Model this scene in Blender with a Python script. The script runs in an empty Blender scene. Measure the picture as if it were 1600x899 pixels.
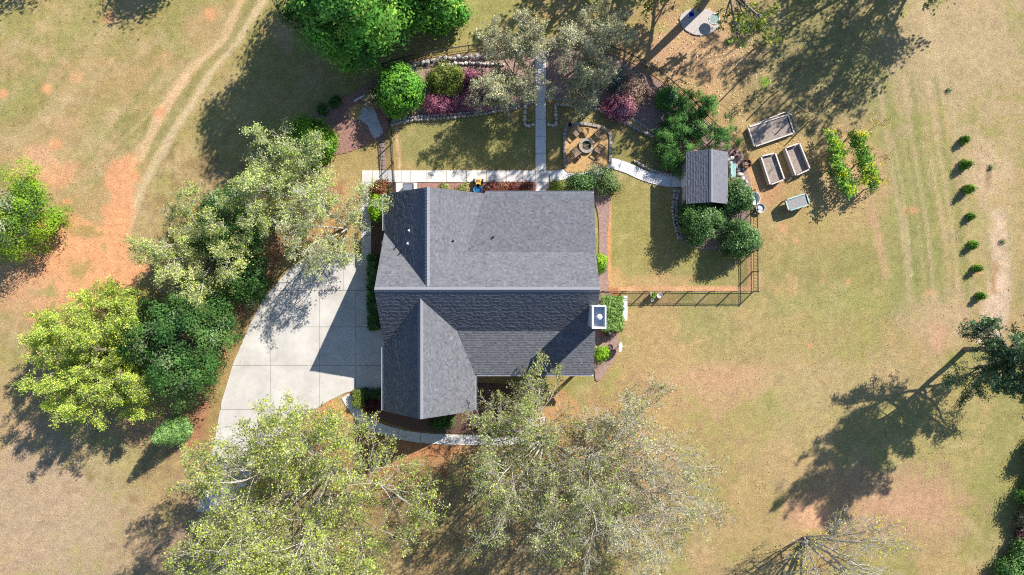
import bpy, math, random
import numpy as np
from mathutils import Vector

R = math.radians
SC = bpy.context.scene
COL = SC.collection

# ------------------------------------------------------------------ camera, sky, sun, exposure
CAM_H = 57.0
cam_d = bpy.data.cameras.new('camera')
cam_d.lens = 23.98
cam_d.sensor_width = 36.0
cam_d.clip_end = 2000
cam = bpy.data.objects.new('camera', cam_d)
cam.location = (0, 0, CAM_H)
COL.objects.link(cam)
SC.camera = cam

SUN_EL, SUN_AZ = R(36.0), R(45.0)
w = bpy.data.worlds.new('World')
SC.world = w
w.use_nodes = True
nt = w.node_tree
bg = nt.nodes['Background']
sky = nt.nodes.new('ShaderNodeTexSky')
sky.sky_type = 'NISHITA'
sky.sun_disc = False
sky.sun_elevation = SUN_EL
sky.sun_rotation = SUN_AZ
sky.ozone_density = 5.0
sky.dust_density = 0.3
nt.links.new(sky.outputs[0], bg.inputs[0])
bg.inputs[1].default_value = 0.10
sd = bpy.data.lights.new('sun', 'SUN')
sd.energy = 4.9
sd.angle = R(0.5)
sd.color = (1.0, 0.955, 0.88)
sun = bpy.data.objects.new('sun', sd)
dv = Vector((-math.sin(SUN_AZ) * math.cos(SUN_EL), -math.cos(SUN_AZ) * math.cos(SUN_EL), -math.sin(SUN_EL)))
sun.rotation_euler = dv.to_track_quat('-Z', 'Y').to_euler()
sun.location = (40, 40, 50)
COL.objects.link(sun)
SC.view_settings.view_transform = 'Standard'
SC.view_settings.look = 'None'
SC.view_settings.exposure = 0.86
SC.view_settings.gamma = 1.0
SC.cycles.use_denoising = False
SC.cycles.filter_width = 1.1
SC.cycles.max_bounces = 6
SC.cycles.transparent_max_bounces = 6

# ------------------------------------------------------------------ positions taken from image pixels, turned into ground metres: 18.702 pixels to the metre, origin at (800, 449.5)
G = 18.702
def M(px, py):
    return ((px - 800) / G, (449.5 - py) / G)
def M3(px, py, z=0.0):
    x, y = M(px, py)
    return (x, y, z)

# ------------------------------------------------------------------ mesh helpers
def link(name, me, mat=None, parent=None, loc=None):
    o = bpy.data.objects.new(name, me)
    COL.objects.link(o)
    if mat is not None and me is not None and not me.materials:
        me.materials.append(mat)
    if parent is not None:
        o.parent = parent
    if loc is not None:
        o.location = loc
    return o

def tag(o, label=None, cat=None, group=None, kind=None):
    if label: o['label'] = label
    if cat: o['category'] = cat
    if group: o['group'] = group
    if kind: o['kind'] = kind
    return o

def thing(name, label, cat, loc=(0, 0, 0), rz=0.0, group=None):
    o = bpy.data.objects.new(name, None)
    o.empty_display_size = 0.2
    COL.objects.link(o)
    o.location = loc
    o.rotation_euler = (0, 0, rz)
    return tag(o, label, cat, group)

def structure_root(name):
    o = bpy.data.objects.new(name, None)
    COL.objects.link(o)
    o['kind'] = 'structure'
    return o

def quad_mesh(name, V, F, C=None):
    """V (n,3); F (f,4) ints; C (n,3) vertex colours"""
    V = np.asarray(V, np.float32); F = np.asarray(F, np.int32)
    me = bpy.data.meshes.new(name)
    me.vertices.add(len(V)); me.vertices.foreach_set('co', V.ravel())
    k = F.shape[1]
    me.loops.add(F.size); me.loops.foreach_set('vertex_index', F.ravel())
    me.polygons.add(len(F))
    me.polygons.foreach_set('loop_start', np.arange(0, F.size, k, dtype=np.int32))
    me.update(calc_edges=True)
    if C is not None:
        a = me.color_attributes.new('Col', 'FLOAT_COLOR', 'POINT')
        cc = np.ones((len(V), 4), np.float32); cc[:, :3] = C
        a.data.foreach_set('color', cc.ravel())
    return me

class MB:
    """collects boxes, tubes, discs and polygons; build() links them as one mesh object"""
    def __init__(s):
        s.v = []; s.f = []; s.c = []; s.col = None
    def add(s, vs, fs):
        n = len(s.v)
        s.v += [tuple(v) for v in vs]
        s.f += [tuple(i + n for i in f) for f in fs]
        if s.col is not None: s.c += [s.col] * len(vs)
        return s
    def box(s, x0, x1, y0, y1, z0, z1, rz=0, org=(0, 0), taper=1.0):
        cx, cy = (x0 + x1) / 2, (y0 + y1) / 2
        vs = []
        for z, t in ((z0, 1.0), (z1, taper)):
            for x, y in ((x0, y0), (x1, y0), (x1, y1), (x0, y1)):
                x = cx + (x - cx) * t; y = cy + (y - cy) * t
                c, sn = math.cos(rz), math.sin(rz)
                vs.append((org[0] + x * c - y * sn, org[1] + x * sn + y * c, z))
        return s.add(vs, [(3, 2, 1, 0), (4, 5, 6, 7), (0, 1, 5, 4), (1, 2, 6, 5), (2, 3, 7, 6), (3, 0, 4, 7)])
    def tube(s, p, q, r, n=6, r2=None):
        p = Vector(p); q = Vector(q); d = (q - p)
        if d.length < 1e-6: return s
        d.normalize()
        a = d.orthogonal().normalized(); b = d.cross(a)
        vs = []
        for pt, rr in ((p, r), (q, r if r2 is None else r2)):
            for i in range(n):
                t = 2 * math.pi * i / n
                vs.append(pt + a * (rr * math.cos(t)) + b * (rr * math.sin(t)))
        fs = [(i, (i + 1) % n, n + (i + 1) % n, n + i) for i in range(n)]
        fs += [tuple(range(n))[::-1], tuple(range(n, 2 * n))]
        return s.add(vs, fs)
    def path(s, pts, r, n=5):
        for a, b in zip(pts[:-1], pts[1:]): s.tube(a, b, r, n)
        return s
    def lathe(s, prof, n=20, org=(0, 0, 0), sx=1.0, sy=1.0):
        vs = []
        for r, z in prof:
            for i in range(n):
                t = 2 * math.pi * i / n
                vs.append((org[0] + sx * r * math.cos(t), org[1] + sy * r * math.sin(t), org[2] + z))
        fs = []
        for k in range(len(prof) - 1):
            for i in range(n):
                j = (i + 1) % n
                fs.append((k * n + i, k * n + j, (k + 1) * n + j, (k + 1) * n + i))
        if prof[0][0] > 1e-4: fs.append(tuple(range(n))[::-1])
        if prof[-1][0] > 1e-4: fs.append(tuple(range((len(prof) - 1) * n, len(prof) * n)))
        return s.add(vs, fs)
    def prism(s, poly, z0, z1):
        n = len(poly)
        a = sum(poly[i][0] * poly[(i + 1) % n][1] - poly[(i + 1) % n][0] * poly[i][1] for i in range(n))
        if a < 0: poly = poly[::-1]
        vs = [(x, y, z0) for x, y in poly] + [(x, y, z1) for x, y in poly]
        fs = [tuple(range(n))[::-1], tuple(range(n, 2 * n))] + [(i, (i + 1) % n, n + (i + 1) % n, n + i) for i in range(n)]
        return s.add(vs, fs)
    def mesh(s, name, smooth=False):
        me = bpy.data.meshes.new(name)
        me.from_pydata(s.v, [], s.f); me.update()
        if s.c:
            a = me.color_attributes.new('Col', 'FLOAT_COLOR', 'POINT')
            cc = np.ones((len(s.v), 4), np.float32); cc[:, :3] = np.array(s.c)
            a.data.foreach_set('color', cc.ravel())
        if smooth:
            me.polygons.foreach_set('use_smooth', [True] * len(me.polygons))
        return me
    def build(s, name, mat, parent=None, loc=None, smooth=False):
        return link(name, s.mesh(name, smooth), mat, parent, loc)

# ------------------------------------------------------------------ value noise for painting soil and shaping crowns
_lat = np.random.default_rng(7).random((256, 256))
def vn(x, y):
    xi = np.floor(x).astype(int); yi = np.floor(y).astype(int)
    fx = x - xi; fy = y - yi
    fx = fx * fx * (3 - 2 * fx); fy = fy * fy * (3 - 2 * fy)
    a = _lat[xi & 255, yi & 255]; b = _lat[(xi + 1) & 255, yi & 255]
    c = _lat[xi & 255, (yi + 1) & 255]; d = _lat[(xi + 1) & 255, (yi + 1) & 255]
    return (a * (1 - fx) + b * fx) * (1 - fy) + (c * (1 - fx) + d * fx) * fy
def fbm(x, y, sc, o=4, seed=0):
    t = 0; amp = .5; n = 0
    for k in range(o):
        t = t + amp * vn(x * sc + 17.3 * k + seed * 31.7, y * sc + 9.1 * k + seed * 13.3); n += amp
        amp *= .5; sc *= 2.03
    return t / n

# ------------------------------------------------------------------ materials
def nodes_mat(name):
    m = bpy.data.materials.new(name); m.use_nodes = True
    return m, m.node_tree, m.node_tree.nodes['Principled BSDF']

def mat(name, col, rough=.7, var=.12, scale=6.0, bump=0.0, bscale=None, metal=0.0, spec=.3, col2=None, detail=5, attr=False):
    """colour with noise variation of albedo, optional bump"""
    m, t, p = nodes_mat(name)
    L = t.links
    tc = t.nodes.new('ShaderNodeTexCoord')
    geo = t.nodes.new('ShaderNodeNewGeometry')
    nz = t.nodes.new('ShaderNodeTexNoise'); nz.inputs['Scale'].default_value = scale; nz.inputs['Detail'].default_value = detail
    nz.inputs['Roughness'].default_value = .65
    L.new(geo.outputs['Position'], nz.inputs['Vector'])
    mr = t.nodes.new('ShaderNodeMapRange')
    mr.inputs[1].default_value = .25; mr.inputs[2].default_value = .75
    mr.inputs[3].default_value = 0; mr.inputs[4].default_value = 1
    L.new(nz.outputs['Fac'], mr.inputs[0])
    mx = t.nodes.new('ShaderNodeMix'); mx.data_type = 'RGBA'
    L.new(mr.outputs[0], mx.inputs[0])
    if attr:
        at = t.nodes.new('ShaderNodeAttribute'); at.attribute_name = 'Col'
        for k, f in ((6, 1 - var), (7, 1 + var)):
            g = t.nodes.new('ShaderNodeMix'); g.data_type = 'RGBA'; g.blend_type = 'MULTIPLY'; g.inputs[0].default_value = 1
            L.new(at.outputs['Color'], g.inputs[6]); g.inputs[7].default_value = (f, f, f, 1)
            L.new(g.outputs[2], mx.inputs[k])
    else:
        c2 = col2 or tuple(c * (1 + var) for c in col)
        c1 = tuple(c * (1 - var) for c in col) if col2 is None else col
        mx.inputs[6].default_value = (*c1, 1); mx.inputs[7].default_value = (*c2, 1)
    L.new(mx.outputs[2], p.inputs['Base Color'])
    p.inputs['Roughness'].default_value = rough
    p.inputs['Metallic'].default_value = metal
    p.inputs['Specular IOR Level'].default_value = spec
    if bump:
        nb = t.nodes.new('ShaderNodeTexNoise'); nb.inputs['Scale'].default_value = bscale or scale * 3; nb.inputs['Detail'].default_value = 4
        L.new(geo.outputs['Position'], nb.inputs['Vector'])
        b = t.nodes.new('ShaderNodeBump'); b.inputs['Strength'].default_value = 1.0; b.inputs['Distance'].default_value = bump
        L.new(nb.outputs['Fac'], b.inputs['Height']); L.new(b.outputs[0], p.inputs['Normal'])
    return m

def leaf_mat(name, trans=.36):
    m, t, p = nodes_mat(name)
    L = t.links
    at = t.nodes.new('ShaderNodeAttribute'); at.attribute_name = 'Col'
    L.new(at.outputs['Color'], p.inputs['Base Color'])
    p.inputs['Roughness'].default_value = .7
    p.inputs['Specular IOR Level'].default_value = .15
    tr = t.nodes.new('ShaderNodeBsdfTranslucent')
    L.new(at.outputs['Color'], tr.inputs['Color'])
    ms = t.nodes.new('ShaderNodeMixShader'); ms.inputs[0].default_value = trans
    L.new(p.outputs[0], ms.inputs[1]); L.new(tr.outputs[0], ms.inputs[2])
    L.new(ms.outputs[0], t.nodes['Material Output'].inputs['Surface'])
    return m

LEAF = leaf_mat('leaves')
NEEDLE = leaf_mat('needles', .12)
BARK = mat('grey bark', (.20, .165, .13), .9, .35, 9, .01)
BIRCH = mat('pale birch bark', (.46, .42, .36), .85, .28, 5, .006)
TWIGB = mat('grey brown bark', (.34, .29, .24), .9, .3, 9, .01)
BAREBARK = mat('silver bare wood', (.40, .365, .32), .9, .3, 5)
CONC = mat('concrete', (.49, .46, .43), .85, .10, 1.6, .003, 60, col2=(.60, .57, .54), detail=9)
CONCB = mat('pale concrete', (.56, .54, .525), .85, .08, 1.5, .003, 60, col2=(.67, .65, .635), detail=9)
DRIVE = mat('driveway concrete', (.385, .355, .32), .85, .12, .55, .003, 50, col2=(.60, .56, .505), detail=12)
SHING = mat('shingle', (.15, .155, .18), .92, .34, 38, .002, 140, attr=True, spec=.15)
CAPM = mat('ridge shingle', (.21, .21, .23), .92, .15, 30, .002, 120, spec=.15)
DECK = mat('roof deck', (.10, .10, .11), .9, .1)
SIDING = mat('siding', (.52, .49, .44), .7, .06, 2)
BRICK = mat('brick base', (.28, .14, .09), .85, .25, 8)
WHITE = mat('white trim', (.72, .72, .71), .5, .04, 3)
GUTTER = mat('gutter metal', (.45, .46, .48), .45, .05, 3, spec=.5)
GLASS = mat('window glass', (.03, .04, .05), .08, .1, 2, spec=.8)
DARKM = mat('black iron', (.018, .018, .02), .5, .1, 5, spec=.5)
STEEL = mat('steel', (.5, .51, .53), .35, .06, 3, metal=.8)
PAN = mat('galvanized pan', (.62, .64, .66), .55, .05, 4, spec=.5)
MULCH = mat('bark mulch', (.15, .09, .075), .95, .6, 9, .05, 26, col2=(.47, .32, .265), detail=8)
MULCHR = mat('red mulch', (.15, .07, .055), .95, .6, 9, .05, 26, col2=(.46, .26, .205), detail=8)
MULCHD = mat('dark mulch', (.055, .030, .022), .95, .6, 14, .05, 26, col2=(.20, .115, .085), detail=8)
STRAW = mat('pine straw', (.25, .14, .055), .95, .5, 8, .03, 30, col2=(.66, .42, .18), detail=8)
GRAV = mat('gravel', (.24, .23, .23), .9, .6, 9, .05, 22, col2=(.72, .70, .69), detail=4)
SOIL = mat('bed soil', (.17, .125, .10), .95, .5, 7, .03, 25, col2=(.42, .345, .29), detail=8)
STONE = mat('field stone', (.36, .33, .30), .9, .35, 5, .02, 12)
STONEW = mat('pale stone', (.52, .48, .44), .9, .35, 5, .02, 12)
PAVER = mat('reddish paver', (.33, .235, .20), .9, .15, 6, .004, 40)
PAVER2 = mat('block paver', (.33, .29, .25), .9, .25, 5, .006, 30)
WOOD = mat('weathered timber', (.43, .375, .335), .85, .2, 8, .004, 40)
CAPW = mat('pale cap timber', (.62, .55, .50), .85, .12, 8, .003, 40)
WOODR = mat('red brown timber', (.26, .13, .085), .8, .2, 8, .004, 40)
TEAL = mat('teal paint', (.32, .50, .47), .6, .1, 6)
BLUE = mat('blue plastic', (.01, .07, .52), .35, .05, 3, spec=.5)
SKYBLUE = mat('light blue plastic', (.07, .36, .66), .35, .08, 5, spec=.5)
YELLOW = mat('yellow plastic', (.75, .50, .08), .4, .06, 5, spec=.5)
REDP = mat('red plastic', (.50, .05, .03), .4, .06, 5, spec=.5)
BLACKR = mat('black rubber', (.015, .015, .016), .7, .1, 5)
GREENP = mat('green plastic', (.10, .36, .22), .45, .1, 6, spec=.5)
PINKP = mat('pink plastic', (.62, .25, .38), .45, .1, 6, spec=.5)
RUST = mat('rusty steel', (.17, .075, .045), .85, .3, 9, .004, 40)
ASH = mat('ash', (.10, .085, .07), .95, .4, 12, .03, 30)
CHAIRM = mat('weathered chair wood', (.22, .165, .12), .85, .2, 10)
MAROON = mat('maroon glaze', (.13, .025, .022), .3, .1, 5, spec=.6)
ORANGEC = mat('clay edging', (.50, .26, .14), .9, .15, 6)

# ground: painted albedo times fine grain
def ground_mat():
    m, t, p = nodes_mat('grass and clay')
    L = t.links
    geo = t.nodes.new('ShaderNodeNewGeometry')
    at = t.nodes.new('ShaderNodeAttribute'); at.attribute_name = 'Col'
    cur = at.outputs['Color']
    for sc, lo, hi, det, tint in ((30.0, .55, 1.45, 3, (1, 1, 1)), (7.0, .66, 1.34, 5, (1, .985, .95)), (2.2, .84, 1.16, 5, (.96, 1.03, .9))):
        nz = t.nodes.new('ShaderNodeTexNoise'); nz.inputs['Scale'].default_value = sc; nz.inputs['Detail'].default_value = det
        nz.inputs['Roughness'].default_value = .7
        L.new(geo.outputs['Position'], nz.inputs['Vector'])
        mr = t.nodes.new('ShaderNodeMapRange'); mr.inputs[1].default_value = .25; mr.inputs[2].default_value = .75
        mr.inputs[3].default_value = lo; mr.inputs[4].default_value = hi
        L.new(nz.outputs['Fac'], mr.inputs[0])
        vm = t.nodes.new('ShaderNodeVectorMath'); vm.operation = 'SCALE'
        L.new(cur, vm.inputs[0]); L.new(mr.outputs[0], vm.inputs['Scale'])
        cur = vm.outputs[0]
    L.new(cur, p.inputs['Base Color'])
    p.inputs['Roughness'].default_value = .95
    p.inputs['Specular IOR Level'].default_value = .08
    nb = t.nodes.new('ShaderNodeTexNoise'); nb.inputs['Scale'].default_value = 13; nb.inputs['Detail'].default_value = 6
    L.new(geo.outputs['Position'], nb.inputs['Vector'])
    b = t.nodes.new('ShaderNodeBump'); b.inputs['Strength'].default_value = 1; b.inputs['Distance'].default_value = .05
    L.new(nb.outputs['Fac'], b.inputs['Height']); L.new(b.outputs[0], p.inputs['Normal'])
    return m
GROUND = ground_mat()

# ------------------------------------------------------------------ ground sheet with painted soil and grass
def axis(h, step):
    fine = np.arange(-h, h + 1e-6, step)
    out = h + np.cumsum(np.geomspace(step * 2, 90, 16))
    return np.concatenate([-out[::-1], fine, out])
gx = axis(46.0, .2); gy = axis(27.0, .2)
XX, YY = np.meshgrid(gx, gy, indexing='ij')
PX = XX * G + 800; PY = 449.5 - YY * G

def mixc(base, col, a):
    return base * (1 - a[..., None]) + np.array(col) * a[..., None]
def sstep(e0, e1, x):
    t = np.clip((x - e0) / (e1 - e0 + 1e-9), 0, 1)
    return t * t * (3 - 2 * t)
def dpoly(pts):
    d = np.full(PX.shape, 1e9)
    for (ax, ay), (bx, by) in zip(pts[:-1], pts[1:]):
        dx, dy = bx - ax, by - ay
        t = np.clip(((PX - ax) * dx + (PY - ay) * dy) / (dx * dx + dy * dy + 1e-9), 0, 1)
        d = np.minimum(d, np.hypot(PX - ax - t * dx, PY - ay - t * dy))
    return d
N1 = fbm(PX, PY, 1 / 60., 4, 1); N2 = fbm(PX, PY, 1 / 18., 4, 2); N3 = fbm(PX, PY, 1 / 160., 3, 3); N4 = fbm(PX, PY, 1 / 7., 3, 5)
TAN = (.335, .245, .125); OLIVE = (.265, .235, .095); GREEN = (.185, .20, .070); PALE = (.40, .315, .205)
PINK = (.42, .27, .18); CLAY = (.575, .295, .165); BROWN = (.20, .125, .075); DRYB = (.27, .185, .105)
gc = np.empty(PX.shape + (3,)); gc[:] = TAN
gc = mixc(gc, OLIVE, sstep(.40, .62, N1))
gc = mixc(gc, GREEN, .55 * sstep(.56, .75, .6 * N3 + .4 * N2))
gc = mixc(gc, PINK, .40 * sstep(.55, .72, fbm(PX, PY, 1 / 90., 4, 8)))
gc = mixc(gc, PALE, .35 * sstep(.55, .75, fbm(PX, PY, 1 / 30., 4, 9)))
def stroke(pts, wd, col, a=1.0, soft=.6, rough=.7):
    global gc
    d = dpoly(pts) + (N2 - .5) * wd * 2 * rough + (N4 - .5) * wd * rough
    gc = mixc(gc, col, a * (1 - sstep(wd * (1 - soft), wd * (1 + soft), d)))
def blob(x, y, rx, ry, col, a=1.0, soft=.5, rough=.9):
    global gc
    d = np.hypot((PX - x) / rx, (PY - y) / ry) + (N2 - .5) * 2 * rough + (N4 - .5) * rough * .8
    gc = mixc(gc, col, a * (1 - sstep(1 - soft, 1 + soft, d)))
# greener lawns
blob(120, 40, 120, 50, (.26, .245, .095), .7); blob(300, 180, 110, 60, (.28, .24, .10), .6)
blob(230, 220, 50, 40, GREEN, .5); blob(20, 170, 60, 60, OLIVE, .5)
blob(740, 225, 130, 50, (.215, .215, .085), .85, .3, .3); blob(745, 30, 60, 60, (.27, .26, .10), .9)
blob(870, 215, 30, 60, (.25, .21, .09), .8); blob(985, 215, 60, 50, (.20, .19, .075), .9, .3, .4)
blob(1000, 340, 70, 70, (.26, .235, .09), .8); blob(1110, 430, 60, 30, (.25, .235, .09), .8)
stroke([(1380, 60), (1400, 200), (1425, 320), (1440, 460)], 52, (.225, .225, .095), .75)
stroke([(1420, 200), (1440, 330), (1452, 450)], 16, GREEN, .55)
stroke([(1385, 220), (1405, 300)], 10, GREEN, .5)
blob(1290, 410, 110, 30, (.225, .215, .085), .7); blob(1250, 520, 160, 50, (.275, .245, .105), .6)
blob(1450, 690, 110, 90, (.285, .26, .11), .7); blob(1560, 720, 40, 130, (.245, .235, .095), .7)
blob(1120, 650, 60, 100, (.30, .26, .11), .6); blob(60, 800, 190, 120, (.37, .275, .20), .9); blob(200, 720, 60, 60, (.30, .26, .13), .6)
blob(1520, 80, 130, 110, (.335, .255, .165), .75); blob(1500, 150, 40, 60, (.27, .24, .11), .4)
blob(1040, 560, 130, 90, (.37, .255, .14), .75); blob(1180, 560, 140, 90, (.345, .265, .145), .6)
blob(1380, 790, 110, 60, (.37, .24, .165), .6); blob(1000, 500, 50, 40, (.35, .25, .13), .6)
blob(330, 420, 120, 160, DRYB, .7); blob(430, 760, 200, 140, (.27, .19, .10), .8)
blob(720, 830, 130, 110, (.24, .17, .09), .85); blob(910, 760, 180, 140, (.31, .22, .125), .75)
blob(505, 340, 60, 60, (.36, .23, .12), .9, .4, .4); blob(545, 250, 60, 30, (.30, .235, .11), .9)
blob(1100, 120, 110, 110, (.37, .25, .14), .85); blob(1330, 270, 60, 70, (.40, .27, .17), .8)
blob(1200, 250, 90, 80, (.36, .26, .125), .7); blob(1230, 330, 130, 60, (.355, .265, .13), .6)
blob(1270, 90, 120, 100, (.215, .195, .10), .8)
# mower stripes on the right lawn
u = PX - .22 * PY
gc = mixc(gc, (.235, .235, .10), .30 * sstep(.45, 1, np.sin(u / 6.2) * .5 + N2) * (1 - sstep(60, 130, dpoly([(1395, 60), (1440, 460)]))))
u2 = PX * .55 + PY * .8
gc = mixc(gc, PALE, .25 * sstep(.5, 1.1, np.sin(u2 / 9.) * .5 + N2) * (1 - sstep(150, 300, np.hypot(PX - 180, PY - 120))))
# farm tracks
stroke([(385, -20), (350, 62), (300, 108), (262, 160), (240, 200), (220, 250)], 6.5, (.48, .35, .215), .95, .5, .9)
stroke([(425, -20), (372, 62), (330, 112), (298, 165), (258, 225), (222, 290), (195, 370), (180, 450), (176, 500)], 6.5, (.46, .36, .235), .95, .6, .9)
stroke([(405, -20), (362, 62), (316, 110), (280, 165), (240, 230)], 6, (.24, .215, .10), .6, .5, .5)
stroke([(290, 118), (265, 155), (246, 185)], 7, (.54, .36, .235), .95, .5, .9)
stroke([(222, 225), (205, 260), (190, 300)], 6, (.50, .34, .215), .8)
stroke([(205, 310), (185, 400), (178, 500)], 7, (.40, .30, .20), .7)
stroke([(1438, -10), (1455, 50), (1470, 100), (1474, 140)], 8, PALE, .9)
stroke([(1474, 140), (1492, 200), (1500, 240)], 9, PALE, .5)
stroke([(1395, 210), (1412, 300), (1425, 430)], 3, PALE, .8); stroke([(1440, 220), (1455, 300)], 3, (.40, .29, .20), .7)
stroke([(1455, 250), (1480, 380)], 3, PALE, .7); stroke([(1360, 310), (1378, 400), (1385, 430)], 7, PINK, .6)
# red clay
blob(65, 258, 44, 26, (.52, .31, .20), .95); blob(95, 275, 30, 20, (.52, .29, .17), .8)
blob(105, 410, 100, 72, CLAY, 1.0, .3); blob(170, 440, 44, 70, CLAY, .95, .4); stroke([(205, 300), (190, 380), (178, 470)], 10, CLAY, .8, .5, .9); blob(40, 440, 60, 40, (.45, .28, .17), .7); stroke([(200, 260), (185, 330), (172, 420), (168, 490)], 19, CLAY, 1.0, .4)
stroke([(60, 415), (130, 390), (180, 350)], 20, CLAY, .9); blob(190, 290, 22, 34, (.54, .28, .16), .8)
blob(120, 425, 16, 20, OLIVE, .7); blob(130, 362, 22, 10, OLIVE, .7)
for x, y, r in ((120, 122, 9), (75, 139, 7), (328, 22, 9), (172, 28, 10), (257, 87, 3), (85, 225, 9), (5, 147, 8), (185, 283, 18), (248, 175, 7)):
    blob(x, y, r, r, CLAY, .9, .5, .6)
for x, y, rx, ry in ((1425, 328, 12, 5), (1454, 458, 11, 5), (1266, 541, 5, 5), (1223, 356, 7, 5), (1245, 377, 5, 4), (1464, 523, 12, 22), (1528, 424, 9, 6), (1325, 440, 5, 3)):
    blob(x, y, rx, ry, (.50, .27, .16), .9, .5, .5)
blob(1545, 268, 32, 48, (.50, .36, .27), .95); blob(1470, 500, 60, 40, (.39, .28, .19), .7)
stroke([(1563, 345), (1566, 400), (1556, 480), (1545, 530)], 17, (.53, .40, .33), 1.0, .5, .8); stroke([(1557, 415), (1553, 455)], 6, (.36, .20, .13), .9)
stroke([(1540, 360), (1550, 440)], 4, (.20, .20, .08), .7); stroke([(1578, 340), (1590, 450)], 8, OLIVE, .6)
blob(1545, 278, 4, 12, (.16, .10, .07), .9)
blob(965, 690, 36, 36, (.50, .28, .16), .9); blob(880, 640, 30, 26, (.42, .24, .14), .8); blob(900, 720, 36, 30, (.44, .26, .15), .8)
blob(1000, 770, 40, 60, (.38, .26, .155), .6); blob(1120, 600, 60, 40, (.40, .26, .165), .6)
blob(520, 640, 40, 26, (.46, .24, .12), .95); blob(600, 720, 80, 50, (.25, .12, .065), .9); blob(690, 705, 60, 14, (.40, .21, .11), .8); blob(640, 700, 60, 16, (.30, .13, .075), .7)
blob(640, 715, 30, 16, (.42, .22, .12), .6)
blob(1265, 805, 42, 26, (.50, .30, .20), .9); blob(1190, 840, 60, 40, (.38, .25, .15), .6)
blob(1170, 850, 60, 30, OLIVE, .4)
blob(225, 660, 40, 30, (.44, .27, .17), .8); blob(315, 740, 30, 60, (.40, .25, .18), .7); blob(300, 850, 60, 60, (.33, .235, .17), .8)
stroke([(520, 300), (470, 345), (425, 405), (375, 480), (345, 560), (318, 640), (305, 690)], 15, (.33, .17, .105), .95, .5, .5)
stroke([(440, 420), (395, 480), (360, 560), (335, 640), (325, 700)], 9, (.30, .215, .10), .9, .5, .4)
stroke([(955, 452), (1000, 451), (1100, 451), (1170, 452)], 4, (.55, .30, .19), .9, .5, .4); stroke([(951, 320), (951, 380), (952, 450)], 3.5, (.52, .27, .14), .9, .5, .4)
blob(960, 440, 24, 16, (.46, .28, .15), .7); blob(950, 462, 20, 12, (.40, .18, .09), .9); blob(1020, 440, 60, 10, (.42, .28, .15), .6)
stroke([(1172, 400), (1173, 456)], 3, (.50, .29, .18), .8, .5, .4); stroke([(620, 200), (626, 285)], 2, (.52, .33, .21), .9, .5, .2)
stroke([(612, 110), (660, 98), (700, 92), (760, 90), (835, 88)], 6, (.36, .20, .11), .9, .5, .4)
stroke([(945, 90), (985, 105), (1040, 140)], 8, (.36, .22, .14), .8, .5, .4)
blob(1195, 290, 20, 26, (.44, .25, .15), .8); blob(1170, 275, 20, 20, (.46, .27, .16), .8); blob(1100, 90, 60, 50, (.44, .29, .185), .7)
blob(1060, 70, 40, 30, (.46, .29, .19), .7); stroke([(1105, 110), (1112, 150)], 10, (.46, .29, .17), .7)
stroke([(564, 285), (562, 395)], 3, (.34, .22, .12), .8, .5, .3); stroke([(600, 264), (830, 265)], 1.5, (.33, .19, .10), .8, .5, .3)
blob(1500, 60, 120, 120, (.40, .31, .205), .6); blob(1560, 300, 60, 160, (.36, .28, .165), .5)
for k_ in range(9):
    x0_ = 1372 + k_ * 13
    stroke([(x0_, 120), (x0_ + 16, 230), (x0_ + 36, 340), (x0_ + 50, 470)], 3.2, (PALE, (.20, .215, .08), (.33, .27, .15))[k_ % 3], .6, .7, .6)
stroke([(330, 60), (240, 170), (150, 260)], 3, (.42, .33, .19), .5); stroke([(250, 110), (180, 200), (120, 270)], 4, (.23, .22, .09), .5)
stroke([(120, 40), (60, 120), (10, 180)], 8, (.25, .25, .095), .5); stroke([(190, 20), (100, 150), (30, 230)], 10, (.41, .31, .18), .4)
blob(1150, 590, 110, 22, (.43, .27, .175), .55); blob(1420, 790, 70, 34, (.42, .25, .175), .6); blob(1100, 505, 40, 30, (.24, .25, .10), .6); blob(1290, 470, 110, 22, (.25, .255, .10), .6); blob(1250, 640, 60, 60, (.30, .285, .12), .5)
blob(1230, 700, 60, 60, (.37, .27, .16), .5); blob(1120, 540, 60, 30, (.26, .24, .10), .5); blob(1330, 600, 120, 40, (.36, .28, .165), .5)
gc *= (1 + .34 * (N4 - .5) + .26 * (N2 - .5))[..., None] * np.array((1.0, .95, .82))
nxp, nyp = XX.shape
ZZ = (fbm(XX, YY, .9, 3, 4) - .5) * .03
ZZ[np.abs(XX) > 60] = 0
V = np.stack([XX, YY, ZZ - .02], -1).reshape(-1, 3)
ii = np.arange(nxp * nyp).reshape(nxp, nyp)
F = np.stack([ii[:-1, :-1], ii[1:, :-1], ii[1:, 1:], ii[:-1, 1:]], -1).reshape(-1, 4)
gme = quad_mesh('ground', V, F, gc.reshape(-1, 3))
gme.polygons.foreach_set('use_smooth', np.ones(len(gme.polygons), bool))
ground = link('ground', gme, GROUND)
ground['kind'] = 'structure'

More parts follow.
